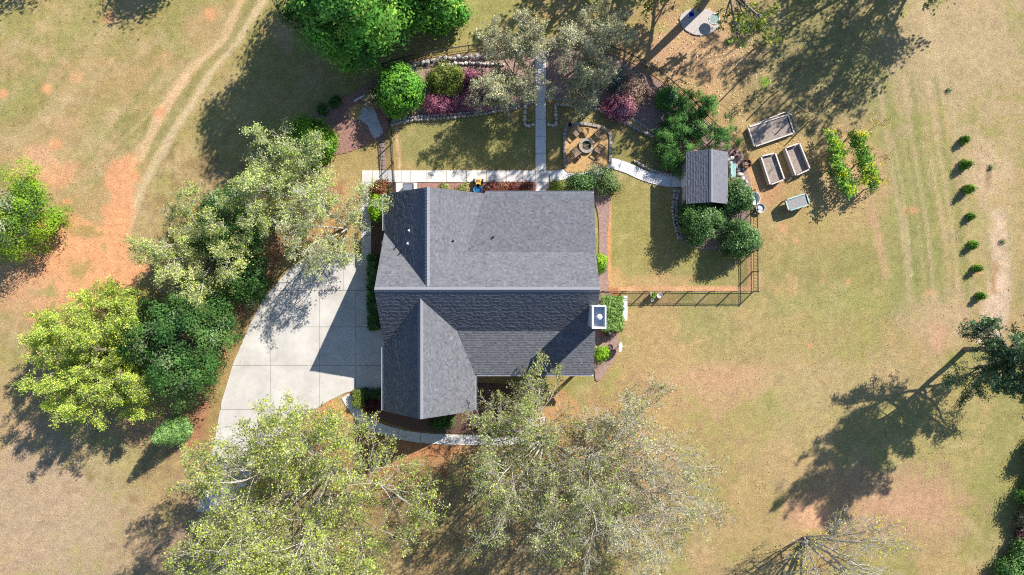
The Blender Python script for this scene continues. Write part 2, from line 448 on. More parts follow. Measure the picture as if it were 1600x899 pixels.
# ------------------------------------------------------------------ polygon clipping (Sutherland-Hodgman)
def clip_half(poly, a, b, c):
    """keep a*x+b*y+c >= 0"""
    out = []
    n = len(poly)
    for i in range(n):
        p = poly[i]; q = poly[(i + 1) % n]
        dp = a * p[0] + b * p[1] + c; dq = a * q[0] + b * q[1] + c
        if dp >= 0: out.append(p)
        if (dp >= 0) != (dq >= 0):
            t = dp / (dp - dq)
            out.append((p[0] + t * (q[0] - p[0]), p[1] + t * (q[1] - p[1])))
    return out
def clip_rect(poly, x0, x1, y0, y1):
    for h in ((1, 0, -x0), (-1, 0, x1), (0, 1, -y0), (0, -1, y1)):
        poly = clip_half(poly, *h)
        if len(poly) < 3: return []
    return poly
def area(p):
    return .5 * sum(p[i][0] * p[(i + 1) % len(p)][1] - p[(i + 1) % len(p)][0] * p[i][1] for i in range(len(p)))

def smooth_closed(pts, k=8, jit=0.0, seed=0):
    """Catmull-Rom through the corners, closed, with ragged edge"""
    rnd = random.Random(seed); out = []
    n = len(pts)
    for i in range(n):
        p0, p1, p2, p3 = pts[i - 1], pts[i], pts[(i + 1) % n], pts[(i + 2) % n]
        for j in range(k):
            t = j / k
            q = [.5 * (2 * p1[d] + (p2[d] - p0[d]) * t + (2 * p0[d] - 5 * p1[d] + 4 * p2[d] - p3[d]) * t * t + (3 * p1[d] - p0[d] - 3 * p2[d] + p3[d]) * t ** 3) for d in (0, 1)]
            out.append((q[0] + rnd.uniform(-jit, jit), q[1] + rnd.uniform(-jit, jit)))
    return out
def smooth_open(pts, k=8):
    out = []
    n = len(pts)
    for i in range(n - 1):
        p1, p2 = pts[i], pts[i + 1]
        p0 = pts[i - 1] if i else (2 * p1[0] - p2[0], 2 * p1[1] - p2[1])
        p3 = pts[i + 2] if i + 2 < n else (2 * p2[0] - p1[0], 2 * p2[1] - p1[1])
        for j in range(k):
            t = j / k
            out.append(tuple(.5 * (2 * p1[d] + (p2[d] - p0[d]) * t + (2 * p0[d] - 5 * p1[d] + 4 * p2[d] - p3[d]) * t * t + (3 * p1[d] - p0[d] - 3 * p2[d] + p3[d]) * t ** 3) for d in (0, 1)))
    out.append(pts[-1])
    return out

_zb = [0.02]
def bed(name, pts, m, jit=.0, curved=True, seed=1):
    """thin sheet of mulch, gravel or straw lying on the soil"""
    _zb[0] += .004
    p = [M(*q) for q in (smooth_closed(pts, 10, jit, seed) if curved else pts)]
    b = MB().prism(p, -.05, _zb[0])
    o = b.build(name, m); o['kind'] = 'structure'
    return o
bed('mulch_bed', [(604, 108), (660, 94), (740, 84), (835, 80), (835, 158), (800, 166), (750, 177), (690, 182), (640, 188), (613, 192)], MULCH, .9, True, 1)
bed('mulch_bed', [(853, 82), (945, 84), (990, 104), (1042, 134), (1075, 160), (1110, 195), (1142, 232), (1135, 250), (1075, 268), (1045, 246), (1022, 214), (985, 192), (940, 172), (900, 164), (855, 158)], MULCH, .9, True, 2)
bed('mulch_bed', [(480, 190), (508, 168), (550, 146), (602, 118), (607, 190), (596, 214), (572, 226), (545, 238), (505, 244), (490, 225)], MULCHR, 1.2, True, 3)
bed('straw_patch', [(545, 172), (558, 163), (575, 164), (572, 178), (560, 188), (548, 184)], STRAW, .8, True, 4)
bed('gravel_patch', [(572, 164), (583, 166), (592, 190), (598, 207), (585, 215), (574, 196), (562, 184)], GRAV, .8, True, 5)
bed('mulch_bed', [(580, 285), (600, 285), (618, 285), (618, 312), (606, 330), (606, 515), (580, 515)], MULCHD, 0, False, 6)
bed('mulch_bed', [(652, 286), (836, 286), (836, 320), (652, 320)], MULCHR, 0, False, 7)
bed('mulch_bed', [(858, 289), (900, 284), (935, 285), (952, 300), (949, 380), (950, 456), (935, 458), (930, 320), (858, 320)], MULCH, .4, True, 8)
bed('mulch_bed', [(930, 462), (962, 465), (974, 500), (966, 520), (966, 545), (953, 572), (930, 590)], MULCH, .5, True, 9)
bed('mulch_bed', [(549, 612), (600, 608), (640, 600), (760, 600), (815, 610), (816, 678), (740, 678), (660, 674), (610, 662), (575, 644), (556, 626)], MULCHD, .5, True, 10)
bed('mulch_bed', [(1052, 296), (1075, 296), (1140, 300), (1165, 318), (1170, 370), (1160, 398), (1120, 392), (1070, 382), (1056, 345)], MULCH, .9, True, 11)
bed('straw_patch', [(884, 197), (900, 192), (935, 197), (953, 204), (955, 225), (953, 256), (930, 266), (884, 268), (882, 230)], STRAW, .0, True, 12)
bed('straw_patch', [(856, 160), (900, 168), (940, 174), (985, 196), (1020, 216), (1018, 209), (985, 187), (940, 167), (900, 160), (856, 154)], STRAW, .3, True, 13)
bed('gravel_patch', [(1062, 28), (1080, 14), (1108, 16), (1125, 30), (1118, 48), (1095, 56), (1072, 48)], mat('pale gravel', (.32, .28, .25), .9, .5, 16, .03, 30, col2=(.62, .55, .50)), .6, True, 14)
bed('mulch_bed', [(1142, 232), (1160, 240), (1168, 270), (1172, 300), (1140, 300), (1136, 250)], MULCH, .6, True, 15)

# ------------------------------------------------------------------ concrete paths and drive, slab by slab
rnd = random.Random(3)
def slab(root, poly, m, z1=.035, name='concrete_slab', gap=.014):
    p = [M(*q) for q in poly]
    a = area(p)
    if abs(a) < .05: return
    cx = sum(q[0] for q in p) / len(p); cy = sum(q[1] for q in p) / len(p)
    dz = rnd.uniform(-.004, .004)
    pp = []
    for x, y in p:
        d = math.hypot(x - cx, y - cy); s = max(0, (d - gap * 1.4) / d)
        pp.append((cx + (x - cx) * s, cy + (y - cy) * s))
    MB().prism(pp, -.1, z1 + dz).build(name, m, root)

walk = structure_root('back_walkway')
xs = [565, 582, 606, 627, 641, 667, 698, 729, 760, 791, 817, 837, 858]
for a, b in zip(xs[:-1], xs[1:]):
    slab(walk, [(a, 266.3), (b, 266.3), (b, 285), (a, 285)], CONC, name='concrete_panel')
slab(walk, [(836.5, 285), (858, 285), (858, 312), (836.5, 312)], CONC, name='concrete_panel')
ys = [285, 311, 340, 368, 397]
for a, b in zip(ys[:-1], ys[1:]):
    slab(walk, [(564.5, a), (580, a), (580, b), (564.5, b)], CONC, name='concrete_panel')
gwalk = structure_root('garden_walkway')
ys = list(np.linspace(80, 266.3, 8))
for a, b in zip(ys[:-1], ys[1:]):
    slab(gwalk, [(836.5, a), (853, a), (853, b), (836.5, b)], CONCB, name='concrete_panel')
def ribbon(root, pts, wd, step, m):
    c = smooth_open(pts, 10)
    L = [0]
    for a, b in zip(c[:-1], c[1:]): L.append(L[-1] + math.hypot(b[0] - a[0], b[1] - a[1]))
    def at(s):
        for i in range(len(L) - 1):
            if L[i + 1] >= s or i == len(L) - 2:
                t = (s - L[i]) / (L[i + 1] - L[i] + 1e-9)
                p = (c[i][0] + t * (c[i + 1][0] - c[i][0]), c[i][1] + t * (c[i + 1][1] - c[i][1]))
                dx, dy = c[i + 1][0] - c[i][0], c[i + 1][1] - c[i][1]; l = math.hypot(dx, dy)
                return p, (-dy / l, dx / l)
    n = max(1, round(L[-1] / step))
    for k in range(n):
        left = []; right = []
        for j in range(5):
            p, nn = at(L[-1] * (k + j / 4) / n)
            left.append((p[0] + nn[0] * wd / 2, p[1] + nn[1] * wd / 2)); right.append((p[0] - nn[0] * wd / 2, p[1] - nn[1] * wd / 2))
        slab(root, left + right[::-1], m, name='concrete_panel')
cwalk = structure_root('curved_walkway')
ribbon(cwalk, [(858.5, 276), (880, 273), (905, 266), (930, 258), (952, 255), (978, 262), (1008, 275), (1040, 283), (1078, 284)], 17, 30, CONCB)
fwalk = structure_root('front_walkway')
ribbon(fwalk, [(540, 618), (549, 633), (566, 652), (590, 668), (625, 679), (665, 685), (700, 687), (760, 688), (834, 688)], 16, 35, CONC)
for a, b in ((679, 650), (650, 622), (622, 594)):
    slab(fwalk, [(816, b), (834, b), (834, a), (816, a)], CONC, name='concrete_panel')
drive = structure_root('driveway')
DP = [(485, 396), (580, 396), (580, 512), (606, 512), (606, 609), (560, 609), (540, 614), (515, 626), (480, 648), (438, 676), (404, 712), (384, 760), (372, 800), (306, 800), (318, 760), (335, 690), (346, 628), (364, 569), (389, 510), (414, 463), (451, 422)]
xs = [280, 345, 423, 499, 537, 610]; ys = [390, 454, 511, 571, 640, 720, 800, 935]
for j in range(len(ys) - 1):
    xr = xs if j not in (1, 2, 3) else [280, 345, 423, 499, 556 if j else 537, 610]
    for i in range(len(xr) - 1):
        q = clip_rect(DP, xr[i], xr[i + 1], ys[j], ys[j + 1])
        if len(q) >= 3: slab(drive, q, DRIVE)
pad = structure_root('grill_pad')
slab(pad, [(619, 285.5), (652, 285.5), (652, 318), (619, 318)], CONCB, name='concrete_slab')

# ------------------------------------------------------------------ house
Y0, ZR = -.16, 7.0
XL, XR_ = -10.1, 6.45
house = thing('house', 'grey shingled house with crossing gables beside the concrete driveway', 'house')
def roof_z(x, y):
    d = abs(y - Y0)
    if y >= Y0: zm = ZR - .88 * d if d < 2.9 or x < -4 else 4.45 - .2416 * (d - 2.9)
    else: zm = ZR - .88 * d if d < 3.2 or x < -5 else 4.18 - .337 * (d - 3.2)
    zb = (6.8 - (.98 * (-6.25 - x) if x < -6.25 else .85 * (x + 6.25))) if y > .07 else -9
    zf = (6.4 - (1.0 * (-6.79 - x) if x < -6.79 else .88 * (x + 6.79))) if y < -.84 else -9
    return max(zm, zb, zf)
S = math.sqrt
slopes = [  # plan polygon, plane (z0, gx, gy), eaves direction
    ([(XL, Y0), (XR_, Y0), (XR_, 2.74), (-3.49, 2.74), (-6.25, .07), (XL, 4.38)], lambda x, y: ZR - .88 * (y - Y0), (0, 1), .88),
    ([(-3.49, 2.74), (XR_, 2.74), (XR_, 7.45), (-2.13, 7.45)], lambda x, y: 4.45 - .2416 * (y - 2.74), (0, 1), .2416),
    ([(-6.25, .07), (-6.25, 7.40), (XL, 7.40), (XL, 4.38)], lambda x, y: 6.8 + .98 * (x + 6.25), (-1, 0), .98),
    ([(-6.25, .07), (-3.49, 2.74), (-2.13, 7.40), (-6.25, 7.40)], lambda x, y: 6.8 - .85 * (x + 6.25), (1, 0), .85),
    ([(XL, Y0), (XL, -4.66), (-6.79, -.84), (-4.27, -3.36), (XR_, -3.36), (XR_, Y0)], lambda x, y: ZR + .88 * (y - Y0), (0, -1), .88),
    ([(-4.27, -3.36), (-2.93, -6.86), (XR_, -6.86), (XR_, -3.36)], lambda x, y: 4.18 + .337 * (y + 3.36), (0, -1), .337),
    ([(-6.79, -.84), (-10.18, -4.70), (-10.18, -9.77), (-6.79, -9.77)], lambda x, y: 6.4 + 1.0 * (x + 6.79), (-1, 0), 1.0),
    ([(-6.79, -.84), (-6.79, -9.77), (-2.93, -9.77), (-2.93, -6.86), (-4.27, -3.36)], lambda x, y: 6.4 - .88 * (x + 6.79), (1, 0), .88),
]
def shingle_slope(poly, zf, dn, tan, base, exp=.145, tabw=.19, seed=0, var=.12):
    """courses of separate tabs, lower edge proud; returns MB"""
    rn = random.Random(seed)
    b = MB()
    k = math.sqrt(1 + tan * tan)
    sx = dn                                  # downslope in plan
    ux = (-dn[1], dn[0])                     # along the eaves
    loc = [(p[0] * ux[0] + p[1] * ux[1], p[0] * sx[0] + p[1] * sx[1]) for p in poly]
    s0 = min(p[1] for p in loc); s1 = max(p[1] for p in loc)
    u0 = min(p[0] for p in loc); u1 = max(p[0] for p in loc)
    ds = exp / k
    nz = 1 / k
    n = int((s1 - s0) / ds) + 1
    for i in range(n):
        a, c = s1 - (i + 1) * ds, s1 - i * ds
        row = clip_half(clip_half(loc, 0, 1, -a), 0, -1, c)
        if len(row) < 3: continue
        ru0 = min(p[0] for p in row); ru1 = max(p[0] for p in row)
        u = ru0 - rn.random() * tabw
        while u < ru1:
            wd = tabw * rn.uniform(.5, 1.3)
            q = clip_half(clip_half(row, 1, 0, -u), -1, 0, u + wd)
            u += wd
            if len(q) < 3 or abs(area(q)) < 1e-4: continue
            if area(q) < 0: q = q[::-1]
            hh = rn.choice((.010, .012, .019, .022)); g = 1 + rn.gauss(0, var)
            g = min(max(g, .55), 1.6)
            b.col = (base[0] * g, base[1] * g, base[2] * (g * .96 + .04))
            vs = []
            for p in q:
                x, y = p[0] * ux[0] + p[1] * sx[0], p[0] * ux[1] + p[1] * sx[1]
                t = (p[1] - a) / (c - a)
                vs.append((x, y, zf(x, y) + .004 + hh * t * k))
            m = len(q)
            fs = [tuple(range(m))]
            low = [j for j in range(m) if abs(q[j][1] - c) < 1e-5]
            if len(low) == 2:
                lo, hi = sorted(low, key=lambda j: q[j][0])
                for j in (lo, hi):
                    x, y, z = vs[j]; vs.append((x, y, z - hh * k - .01))
                fs.append((lo, m, m + 1, hi) if ((hi - lo) % m) == 1 else (hi, m + 1, m, lo))
            # orientation of plan axes: (u, s) is left-handed or right-handed alike for all slopes
            if ux[0] * sx[1] - ux[1] * sx[0] < 0: fs = [f[::-1] for f in fs]
            b.add(vs, fs)
    return b
def clean_poly(poly):
    return poly
roof = MB()
for poly, zf, dn, tan in slopes:
    n = len(poly)
    if area(poly) < 0: poly = poly[::-1]
    vs = [(x, y, zf(x, y) - .012) for x, y in poly] + [(x, y, zf(x, y) - .20) for x, y in poly]
    roof.add(vs, [tuple(range(n)), tuple(range(n, 2 * n))[::-1]] + [(i, n + i, n + (i + 1) % n, (i + 1) % n) for i in range(n)])
roof_o = roof.build('roof', DECK, house)
for i, (poly, zf, dn, tan) in enumerate(slopes):
    b = shingle_slope(poly, zf, dn, tan, (.136, .138, .150), seed=20 + i)
    o = b.build('shingles', SHING, roof_o); o['kind'] = 'stuff'
def ridge(p, q, wd, parent, m=CAPM, step=.24, drop=.88, drop2=None):
    """ridge cap shingles lapped one on the next"""
    drop2 = drop if drop2 is None else drop2
    b = MB(); p = Vector(p); q = Vector(q); d = (q - p); L = d.length; d.normalize()
    sd = Vector((-d.y, d.x, 0)).normalized()
    n = max(1, int(L / step))
    for i in range(n):
        a = p + d * (L * i / n); c = p + d * (L * (i + 1) / n)
        up = Vector((0, 0, 1))
        za, zc = .035, .052
        pts = []
        for e, z in ((a, za), (c, zc)):
            pts += [e + sd * wd - up * (wd * drop) + up * z, e + up * (z + .006), e - sd * wd - up * (wd * drop2) + up * z]
        b.add(pts, [(0, 3, 4, 1), (1, 4, 5, 2), (3, 0, 0 + 0, 3) if False else (0, 1, 4, 3)][:2] + [])
        lo = [pts[3] - up * .04, pts[4] - up * .04, pts[5] - up * .04]
        b.add([pts[3], pts[4], pts[5]] + lo, [(0, 3, 4, 1), (1, 4, 5, 2)])
    o = b.build('ridge_cap', m, parent)
    o['kind'] = 'stuff'
ridge((XL, Y0, ZR), (XR_, Y0, ZR), .19, roof_o)
ridge((-6.25, 7.40, 6.8), (-6.25, .10, 6.8), .19, roof_o, drop=.9)
ridge((-6.79, -9.77, 6.4), (-6.79, -.80, 6.4), .19, roof_o, drop=.94)
# walls: strips from the ground to under the roof
def wall_strip(b, p, q, zlow=0.0):
    n = max(2, int(math.hypot(q[0] - p[0], q[1] - p[1]) / .25))
    vs = []
    for i in range(n + 1):
        t = i / n; x = p[0] + t * (q[0] - p[0]); y = p[1] + t * (q[1] - p[1])
        vs += [(x, y, zlow), (x, y, roof_z(x, y) - .19)]
    b.add(vs, [(2 * i, 2 * i + 2, 2 * i + 3, 2 * i + 1) for i in range(n)])
foot = [(-9.7, -9.35), (-3.4, -9.35), (-3.4, -4.3), (6.0, -4.3), (6.0, 7.0), (-9.7, 7.0)]
for i in range(len(foot)):
    b = MB(); wall_strip(b, foot[i], foot[(i + 1) % len(foot)])
    b.build('wall', SIDING, house)
b = MB()
for i in range(len(foot)):
    (x0, y0), (x1, y1) = foot[i], foot[(i + 1) % len(foot)]
    b.box(min(x0, x1) - .04, max(x0, x1) + .04, min(y0, y1) - .04, max(y0, y1) + .04, -.1, .7) if False else None
    nx_, ny_ = (y1 - y0), -(x1 - x0); l = math.hypot(nx_, ny_); nx_ /= l; ny_ /= l
    b.add([(x0 + nx_ * .05, y0 + ny_ * .05, -.1), (x1 + nx_ * .05, y1 + ny_ * .05, -.1), (x1 + nx_ * .05, y1 + ny_ * .05, .7), (x0 + nx_ * .05, y0 + ny_ * .05, .7), (x1, y1, .7), (x0, y0, .7)], [(0, 1, 2, 3), (3, 2, 4, 5)])
b.build('brick_base', BRICK, house)
def opening(kind, x, y, nx_, ny_, wd, z0, z1):
    """window or door frame with pane, proud of the wall"""
    rz = math.atan2(nx_, -ny_) 
    tx, ty = -ny_, nx_
    def pt(u, d, z): return (x + tx * u + nx_ * d, y + ty * u + ny_ * d, z)
    f = MB()
    for u0, u1, a, c in ((-wd / 2 - .09, -wd / 2, z0 - .09, z1 + .09), (wd / 2, wd / 2 + .09, z0 - .09, z1 + .09), (-wd / 2, wd / 2, z1, z1 + .09), (-wd / 2, wd / 2, z0 - .09, z0)):
        vs = [pt(u0, .0, a), pt(u1, .0, a), pt(u1, .0, c), pt(u0, .0, c), pt(u0, .07, a), pt(u1, .07, a), pt(u1, .07, c), pt(u0, .07, c)]
        f.add(vs, [(4, 5, 6, 7), (0, 4, 7, 3), (1, 2, 6, 5), (3, 7, 6, 2), (0, 1, 5, 4)])
    fo = f.build(kind, WHITE, house)
    g = MB().add([pt(-wd / 2, .03, z0), pt(wd / 2, .03, z0), pt(wd / 2, .03, z1), pt(-wd / 2, .03, z1)], [(0, 1, 2, 3)])
    g.build('pane' if kind == 'window' else 'door_leaf', GLASS if kind == 'window' else WHITE, fo)
    if kind == 'garage_door':
        for k in range(1, 4):
            z = z0 + (z1 - z0) * k / 4
            MB().add([pt(-wd / 2, .035, z - .01), pt(wd / 2, .035, z - .01), pt(wd / 2, .035, z + .01), pt(-wd / 2, .035, z + .01)], [(0, 1, 2, 3)]).build('panel_joint', DARKM, fo)
opening('garage_door', -9.75, -8.0, -1, 0, 2.6, .05, 2.3)
opening('garage_door', -9.75, -4.9, -1, 0, 2.6, .05, 2.3)
opening('window', -9.75, 1.5, -1, 0, 1.0, 1.0, 2.4)
opening('window', -9.75, 6.0, -1, 0, 1.0, 1.0, 2.4)
for x in (-8.2, -4.6, 1.0, 3.6): opening('window', x, 7.05, 0, 1, 1.1, 1.0, 2.4)
opening('door', 2.4 - .0, 7.05, 0, 1, .95, .05, 2.15) if False else None
opening('door', -.6 + 3.1 + .0, -4.35, 0, -1, 1.0, .05, 2.15)
for x in (-5.1, -7.8): opening('window', x, -9.40, 0, -1, 1.1, 1.0, 2.4)
for x in (-1.2, 4.6): opening('window', x, -4.35, 0, -1, 1.1, 1.0, 2.4)
for y in (-3.4, 2.0, 5.4): opening('window', 6.05, y, 1, 0, 1.0, 1.0, 2.4)
MB().box(-3.35, 6.1, -6.6, -4.36, -.05, .12).build('porch_floor', CONC, house)
for x in (-3.0, .1, 3.1, 6.0):
    MB().box(x - .1, x + .1, -6.55, -6.35, .12, 2.92).build('porch_post', WHITE, house)
# gutters along the eaves
def gutter(p, q, out):
    b = MB()
    d = Vector((q[0] - p[0], q[1] - p[1], 0)); L = d.length; d.normalize(); o = Vector((out[0], out[1], 0))
    P, Q = Vector(p), Vector(q)
    sec = [(0.0, -.03), (0.0, -.15), (.13, -.15), (.15, -.02), (.135, -.02), (.12, -.135), (.015, -.135), (.015, -.03)]
    vs = [e + o * a + Vector((0, 0, z)) for e in (P, Q) for a, z in sec]
    n = len(sec)
    b.add(vs, [(i, (i + 1) % n, n + (i + 1) % n, n + i) for i in range(n)])
    b.build('gutter', GUTTER, house)
gutter((-10.105, 4.5, 3.02), (-10.105, 7.38, 3.02), (-1, 0))
gutter((-10.185, -4.72, 3.0), (-10.185, -9.75, 3.0), (-1, 0))
gutter((-2.1, 7.455, 3.30), (6.44, 7.455, 3.30), (0, 1))
gutter((-2.925, -9.75, 2.99), (-2.925, -6.95, 2.99), (1, 0))
gutter((-2.8, -6.865, 3.0), (6.44, -6.865, 3.0), (0, -1))
# chimney
ch = MB()
cx0, cx1, cy0, cy1, czt = 5.80, 6.76, -2.93, -1.33, 7.8
ch.box(cx0, cx1, cy0, cy1, -.1, czt - .75)
for x0, x1, y0, y1 in ((cx0, cx0 + .10, cy0, cy1), (cx1 - .10, cx1, cy0, cy1), (cx0 + .1, cx1 - .1, cy0, cy0 + .10), (cx0 + .1, cx1 - .1, cy1 - .10, cy1)):
    ch.box(x0, x1, y0, y1, czt - .75, czt)
cho = ch.build('chimney', mat('chimney siding', (.56, .56, .56), .6, .05, 3), house)
b = MB()
for x0, x1, y0, y1 in ((cx0 - .04, cx0 + .06, cy0 - .04, cy1 + .04), (cx1 - .06, cx1 + .04, cy0 - .04, cy1 + .04), (cx0 + .06, cx1 - .06, cy0 - .04, cy0 + .06), (cx0 + .06, cx1 - .06, cy1 - .06, cy1 + .04)):
    b.box(x0, x1, y0, y1, czt, czt + .05)
b.build('chimney_rim', PAN, cho)
MB().box(cx0 + .11, cx1 - .11, cy0 + .11, cy1 - .11, czt - .74, czt - .70).build('chimney_pan', mat('shiny pan', (.60, .63, .68), .28, .03, 3, metal=.75, spec=.6), cho)
MB().lathe([(.11, 0), (.11, .55), (.20, .57), (.21, .66), (.12, .72)], 20, (6.32, -2.12, czt - .70)).build('flue_cap', PAN, cho, smooth=False)
# roof vents
for px, py, h in ((640, 361, .45), (637.5, 381, .42)):
    z = 5.2; x = (px - 800) * (CAM_H - z) / 1066; y = (449.5 - py) * (CAM_H - z) / 1066
    z = roof_z(x, y); o = MB().tube((x, y, z - .1), (x, y, z + h), .05, 10).tube((x, y, z - .05), (x, y, z + .06), .11, 10).build('vent_pipe', PAN, roof_o)
for px, py, h in ((709, 377.5, .22), (770, 370.5, .22)):
    z = 4.6; x = (px - 800) * (CAM_H - z) / 1066; y = (449.5 - py) * (CAM_H - z) / 1066
    z = roof_z(x, y); MB().tube((x, y, z - .1), (x, y, z + h), .05, 8).tube((x, y, z - .05), (x, y, z + .05), .10, 8).build('vent_pipe', DARKM, roof_o)

# ------------------------------------------------------------------ shed
shed = thing('garden_shed', 'small gabled garden shed with grey shingled roof at the end of the curved path', 'shed', M3(1101, 283.5))
shx, shy = M(1101, 283.5)
sx0, sxm, sx1, sy0, sy1 = 13.93 - shx, 15.62 - shx, 17.28 - shx, 6.7 - shy, 10.85 - shy
zr_, ze_ = 3.5, 2.4
tl = (zr_ - ze_) / (sxm - sx0); tr_ = (zr_ - ze_) / (sx1 - sxm)
sl = [([(sxm, sy0), (sxm, sy1), (sx0, sy1), (sx0, sy0)], lambda x, y: zr_ + tl * (x - sxm), (-1, 0), tl),
      ([(sxm, sy0), (sx1, sy0), (sx1, sy1), (sxm, sy1)], lambda x, y: zr_ - tr_ * (x - sxm), (1, 0), tr_)]
rf = MB()
for poly, zf, dn, tan in sl:
    n = 4
    if area(poly) < 0: poly = poly[::-1]
    vs = [(x, y, zf(x, y) - .012) for x, y in poly] + [(x, y, zf(x, y) - .14) for x, y in poly]
    rf.add(vs, [tuple(range(n)), tuple(range(n, 2 * n))[::-1]] + [(i, n + i, n + (i + 1) % n, (i + 1) % n) for i in range(n)])
sroof = rf.build('roof', DECK, shed)
for i, (poly, zf, dn, tan) in enumerate(sl):
    o = shingle_slope(poly, zf, dn, tan, (.165, .165, .185), exp=.13, seed=50 + i, var=.07).build('shingles', SHING, sroof); o['kind'] = 'stuff'
ridge((sxm, sy0, zr_), (sxm, sy1, zr_), .16, sroof, drop=.65)
b = MB()
wx0, wx1, wy0, wy1 = sx0 + .25, sx1 - .25, sy0 + .25, sy1 - .25
zl, zr2 = ze_ + tl * .25 - .13, ze_ + tr_ * .25 - .13
for y in (wy0, wy1):
    b.add([(wx0, y, 0), (wx1, y, 0), (wx1, y, zr2), (sxm, y, zr_ - .15), (wx0, y, zl)], [(0, 1, 2, 3, 4)])
b.add([(wx0, wy0, 0), (wx0, wy1, 0), (wx0, wy1, zl), (wx0, wy0, zl)], [(0, 1, 2, 3)])
b.add([(wx1, wy0, 0), (wx1, wy1, 0), (wx1, wy1, zr2), (wx1, wy0, zr2)], [(0, 1, 2, 3)])
b.build('wall', SIDING, shed)
b = MB().box(wx0 - .05, wx0 - .002, -.55, .55, .03, 2.05); b.build('door', WHITE, shed)

# ------------------------------------------------------------------ plants
def leafcloud(rng, c, nrm, size, col, asp=.55):
    """rhombic leaves, slightly folded; c (N,3), nrm (N,3), size (N,), col (N,3)"""
    N = len(c)
    nrm = nrm / (np.linalg.norm(nrm, axis=1, keepdims=True) + 1e-9)
    r = rng.normal(size=(N, 3))
    t = np.cross(nrm, r); t /= (np.linalg.norm(t, axis=1, keepdims=True) + 1e-9)
    b = np.cross(nrm, t)
    s = size[:, None]
    V = np.stack([c + t * s, c + b * s * asp + nrm * s * .18, c - t * s, c - b * s * asp + nrm * s * .18], 1).reshape(-1, 3)
    F = np.arange(4 * N).reshape(N, 4)
    C = np.repeat(col, 4, 0)
    return V, F, C

def palette(rng, N, pal, clump=None, j=.16):
    """pal list of (colour, weight)"""
    cs = np.array([p[0] for p in pal]); ws = np.array([p[1] for p in pal]); ws = ws / ws.sum()
    idx = rng.choice(len(pal), N if clump is None else clump.max() + 1, p=ws)
    c = cs[idx]
    if clump is not None: c = c[clump]
    c = c * (1 + rng.normal(0, j, (N, 1)))
    return np.clip(c * 1.4, .006, .9)

def tube_batch(P, Rr, sides):
    B, n, _ = P.shape
    T = np.gradient(P, axis=1); T /= (np.linalg.norm(T, axis=2, keepdims=True) + 1e-9)
    ref = np.where(np.abs(T[..., 2:3]) > .9, np.array([1., 0, 0]), np.array([0, 0, 1.]))
    A = np.cross(T, ref); A /= (np.linalg.norm(A, axis=2, keepdims=True) + 1e-9)
    Bv = np.cross(T, A)
    th = np.arange(sides) * 2 * np.pi / sides
    V = P[:, :, None] + Rr[:, :, None, None] * (A[:, :, None] * np.cos(th)[None, None, :, None] + Bv[:, :, None] * np.sin(th)[None, None, :, None])
    idx = np.arange(B * n * sides).reshape(B, n, sides)
    a = idx[:, :-1]; c = idx[:, 1:]
    F = np.stack([a, np.roll(a, -1, 2), np.roll(c, -1, 2), c], -1).reshape(-1, 4)
    return V.reshape(-1, 3), F

def join(lst):
    V = []; F = []; n = 0
    for v, f in lst:
        V.append(v); F.append(f + n); n += len(v)
    return np.concatenate(V), np.concatenate(F)

def grow(rng, start, d, L, r, n, wander, up):
    """polylines for B branches"""
    B = len(start)
    P = np.empty((B, n, 3)); P[:, 0] = start
    d = d / np.linalg.norm(d, axis=1, keepdims=True)
    for i in range(1, n):
        P[:, i] = P[:, i - 1] + d * (L / (n - 1))[:, None]
        d = d + rng.normal(0, wander, (B, 3)) + np.array([0, 0, up])
        d /= np.linalg.norm(d, axis=1, keepdims=True)
    return P

def spawn(rng, P, L, r, k, t0, ang, ratio, shrink=.55):
    B, n, _ = P.shape
    k = int(k)
    t = t0 + (1 - t0) * (np.arange(k)[None] + rng.random((B, k))) / k
    f = t * (n - 1); i = np.clip(f.astype(int), 0, n - 2); fr = (f - i)[..., None]
    bi = np.arange(B)[:, None]
    a = P[bi, i]; c = P[bi, i + 1]
    pos = a + (c - a) * fr
    tan = c - a; tan /= (np.linalg.norm(tan, axis=2, keepdims=True) + 1e-9)
    rv = rng.normal(size=(B, k, 3))
    pp = np.cross(tan, rv); pp /= (np.linalg.norm(pp, axis=2, keepdims=True) + 1e-9)
    an = rng.normal(ang, .18, (B, k, 1))
    d = tan * np.cos(an) + pp * np.sin(an)
    Lc = L[:, None] * ratio * (1.1 - shrink * t) * rng.uniform(.7, 1.25, (B, k))
    rc = r[:, None] * (1 - .75 * t) * .62
    return pos.reshape(-1, 3), d.reshape(-1, 3), Lc.ravel(), np.maximum(rc.ravel(), .006)

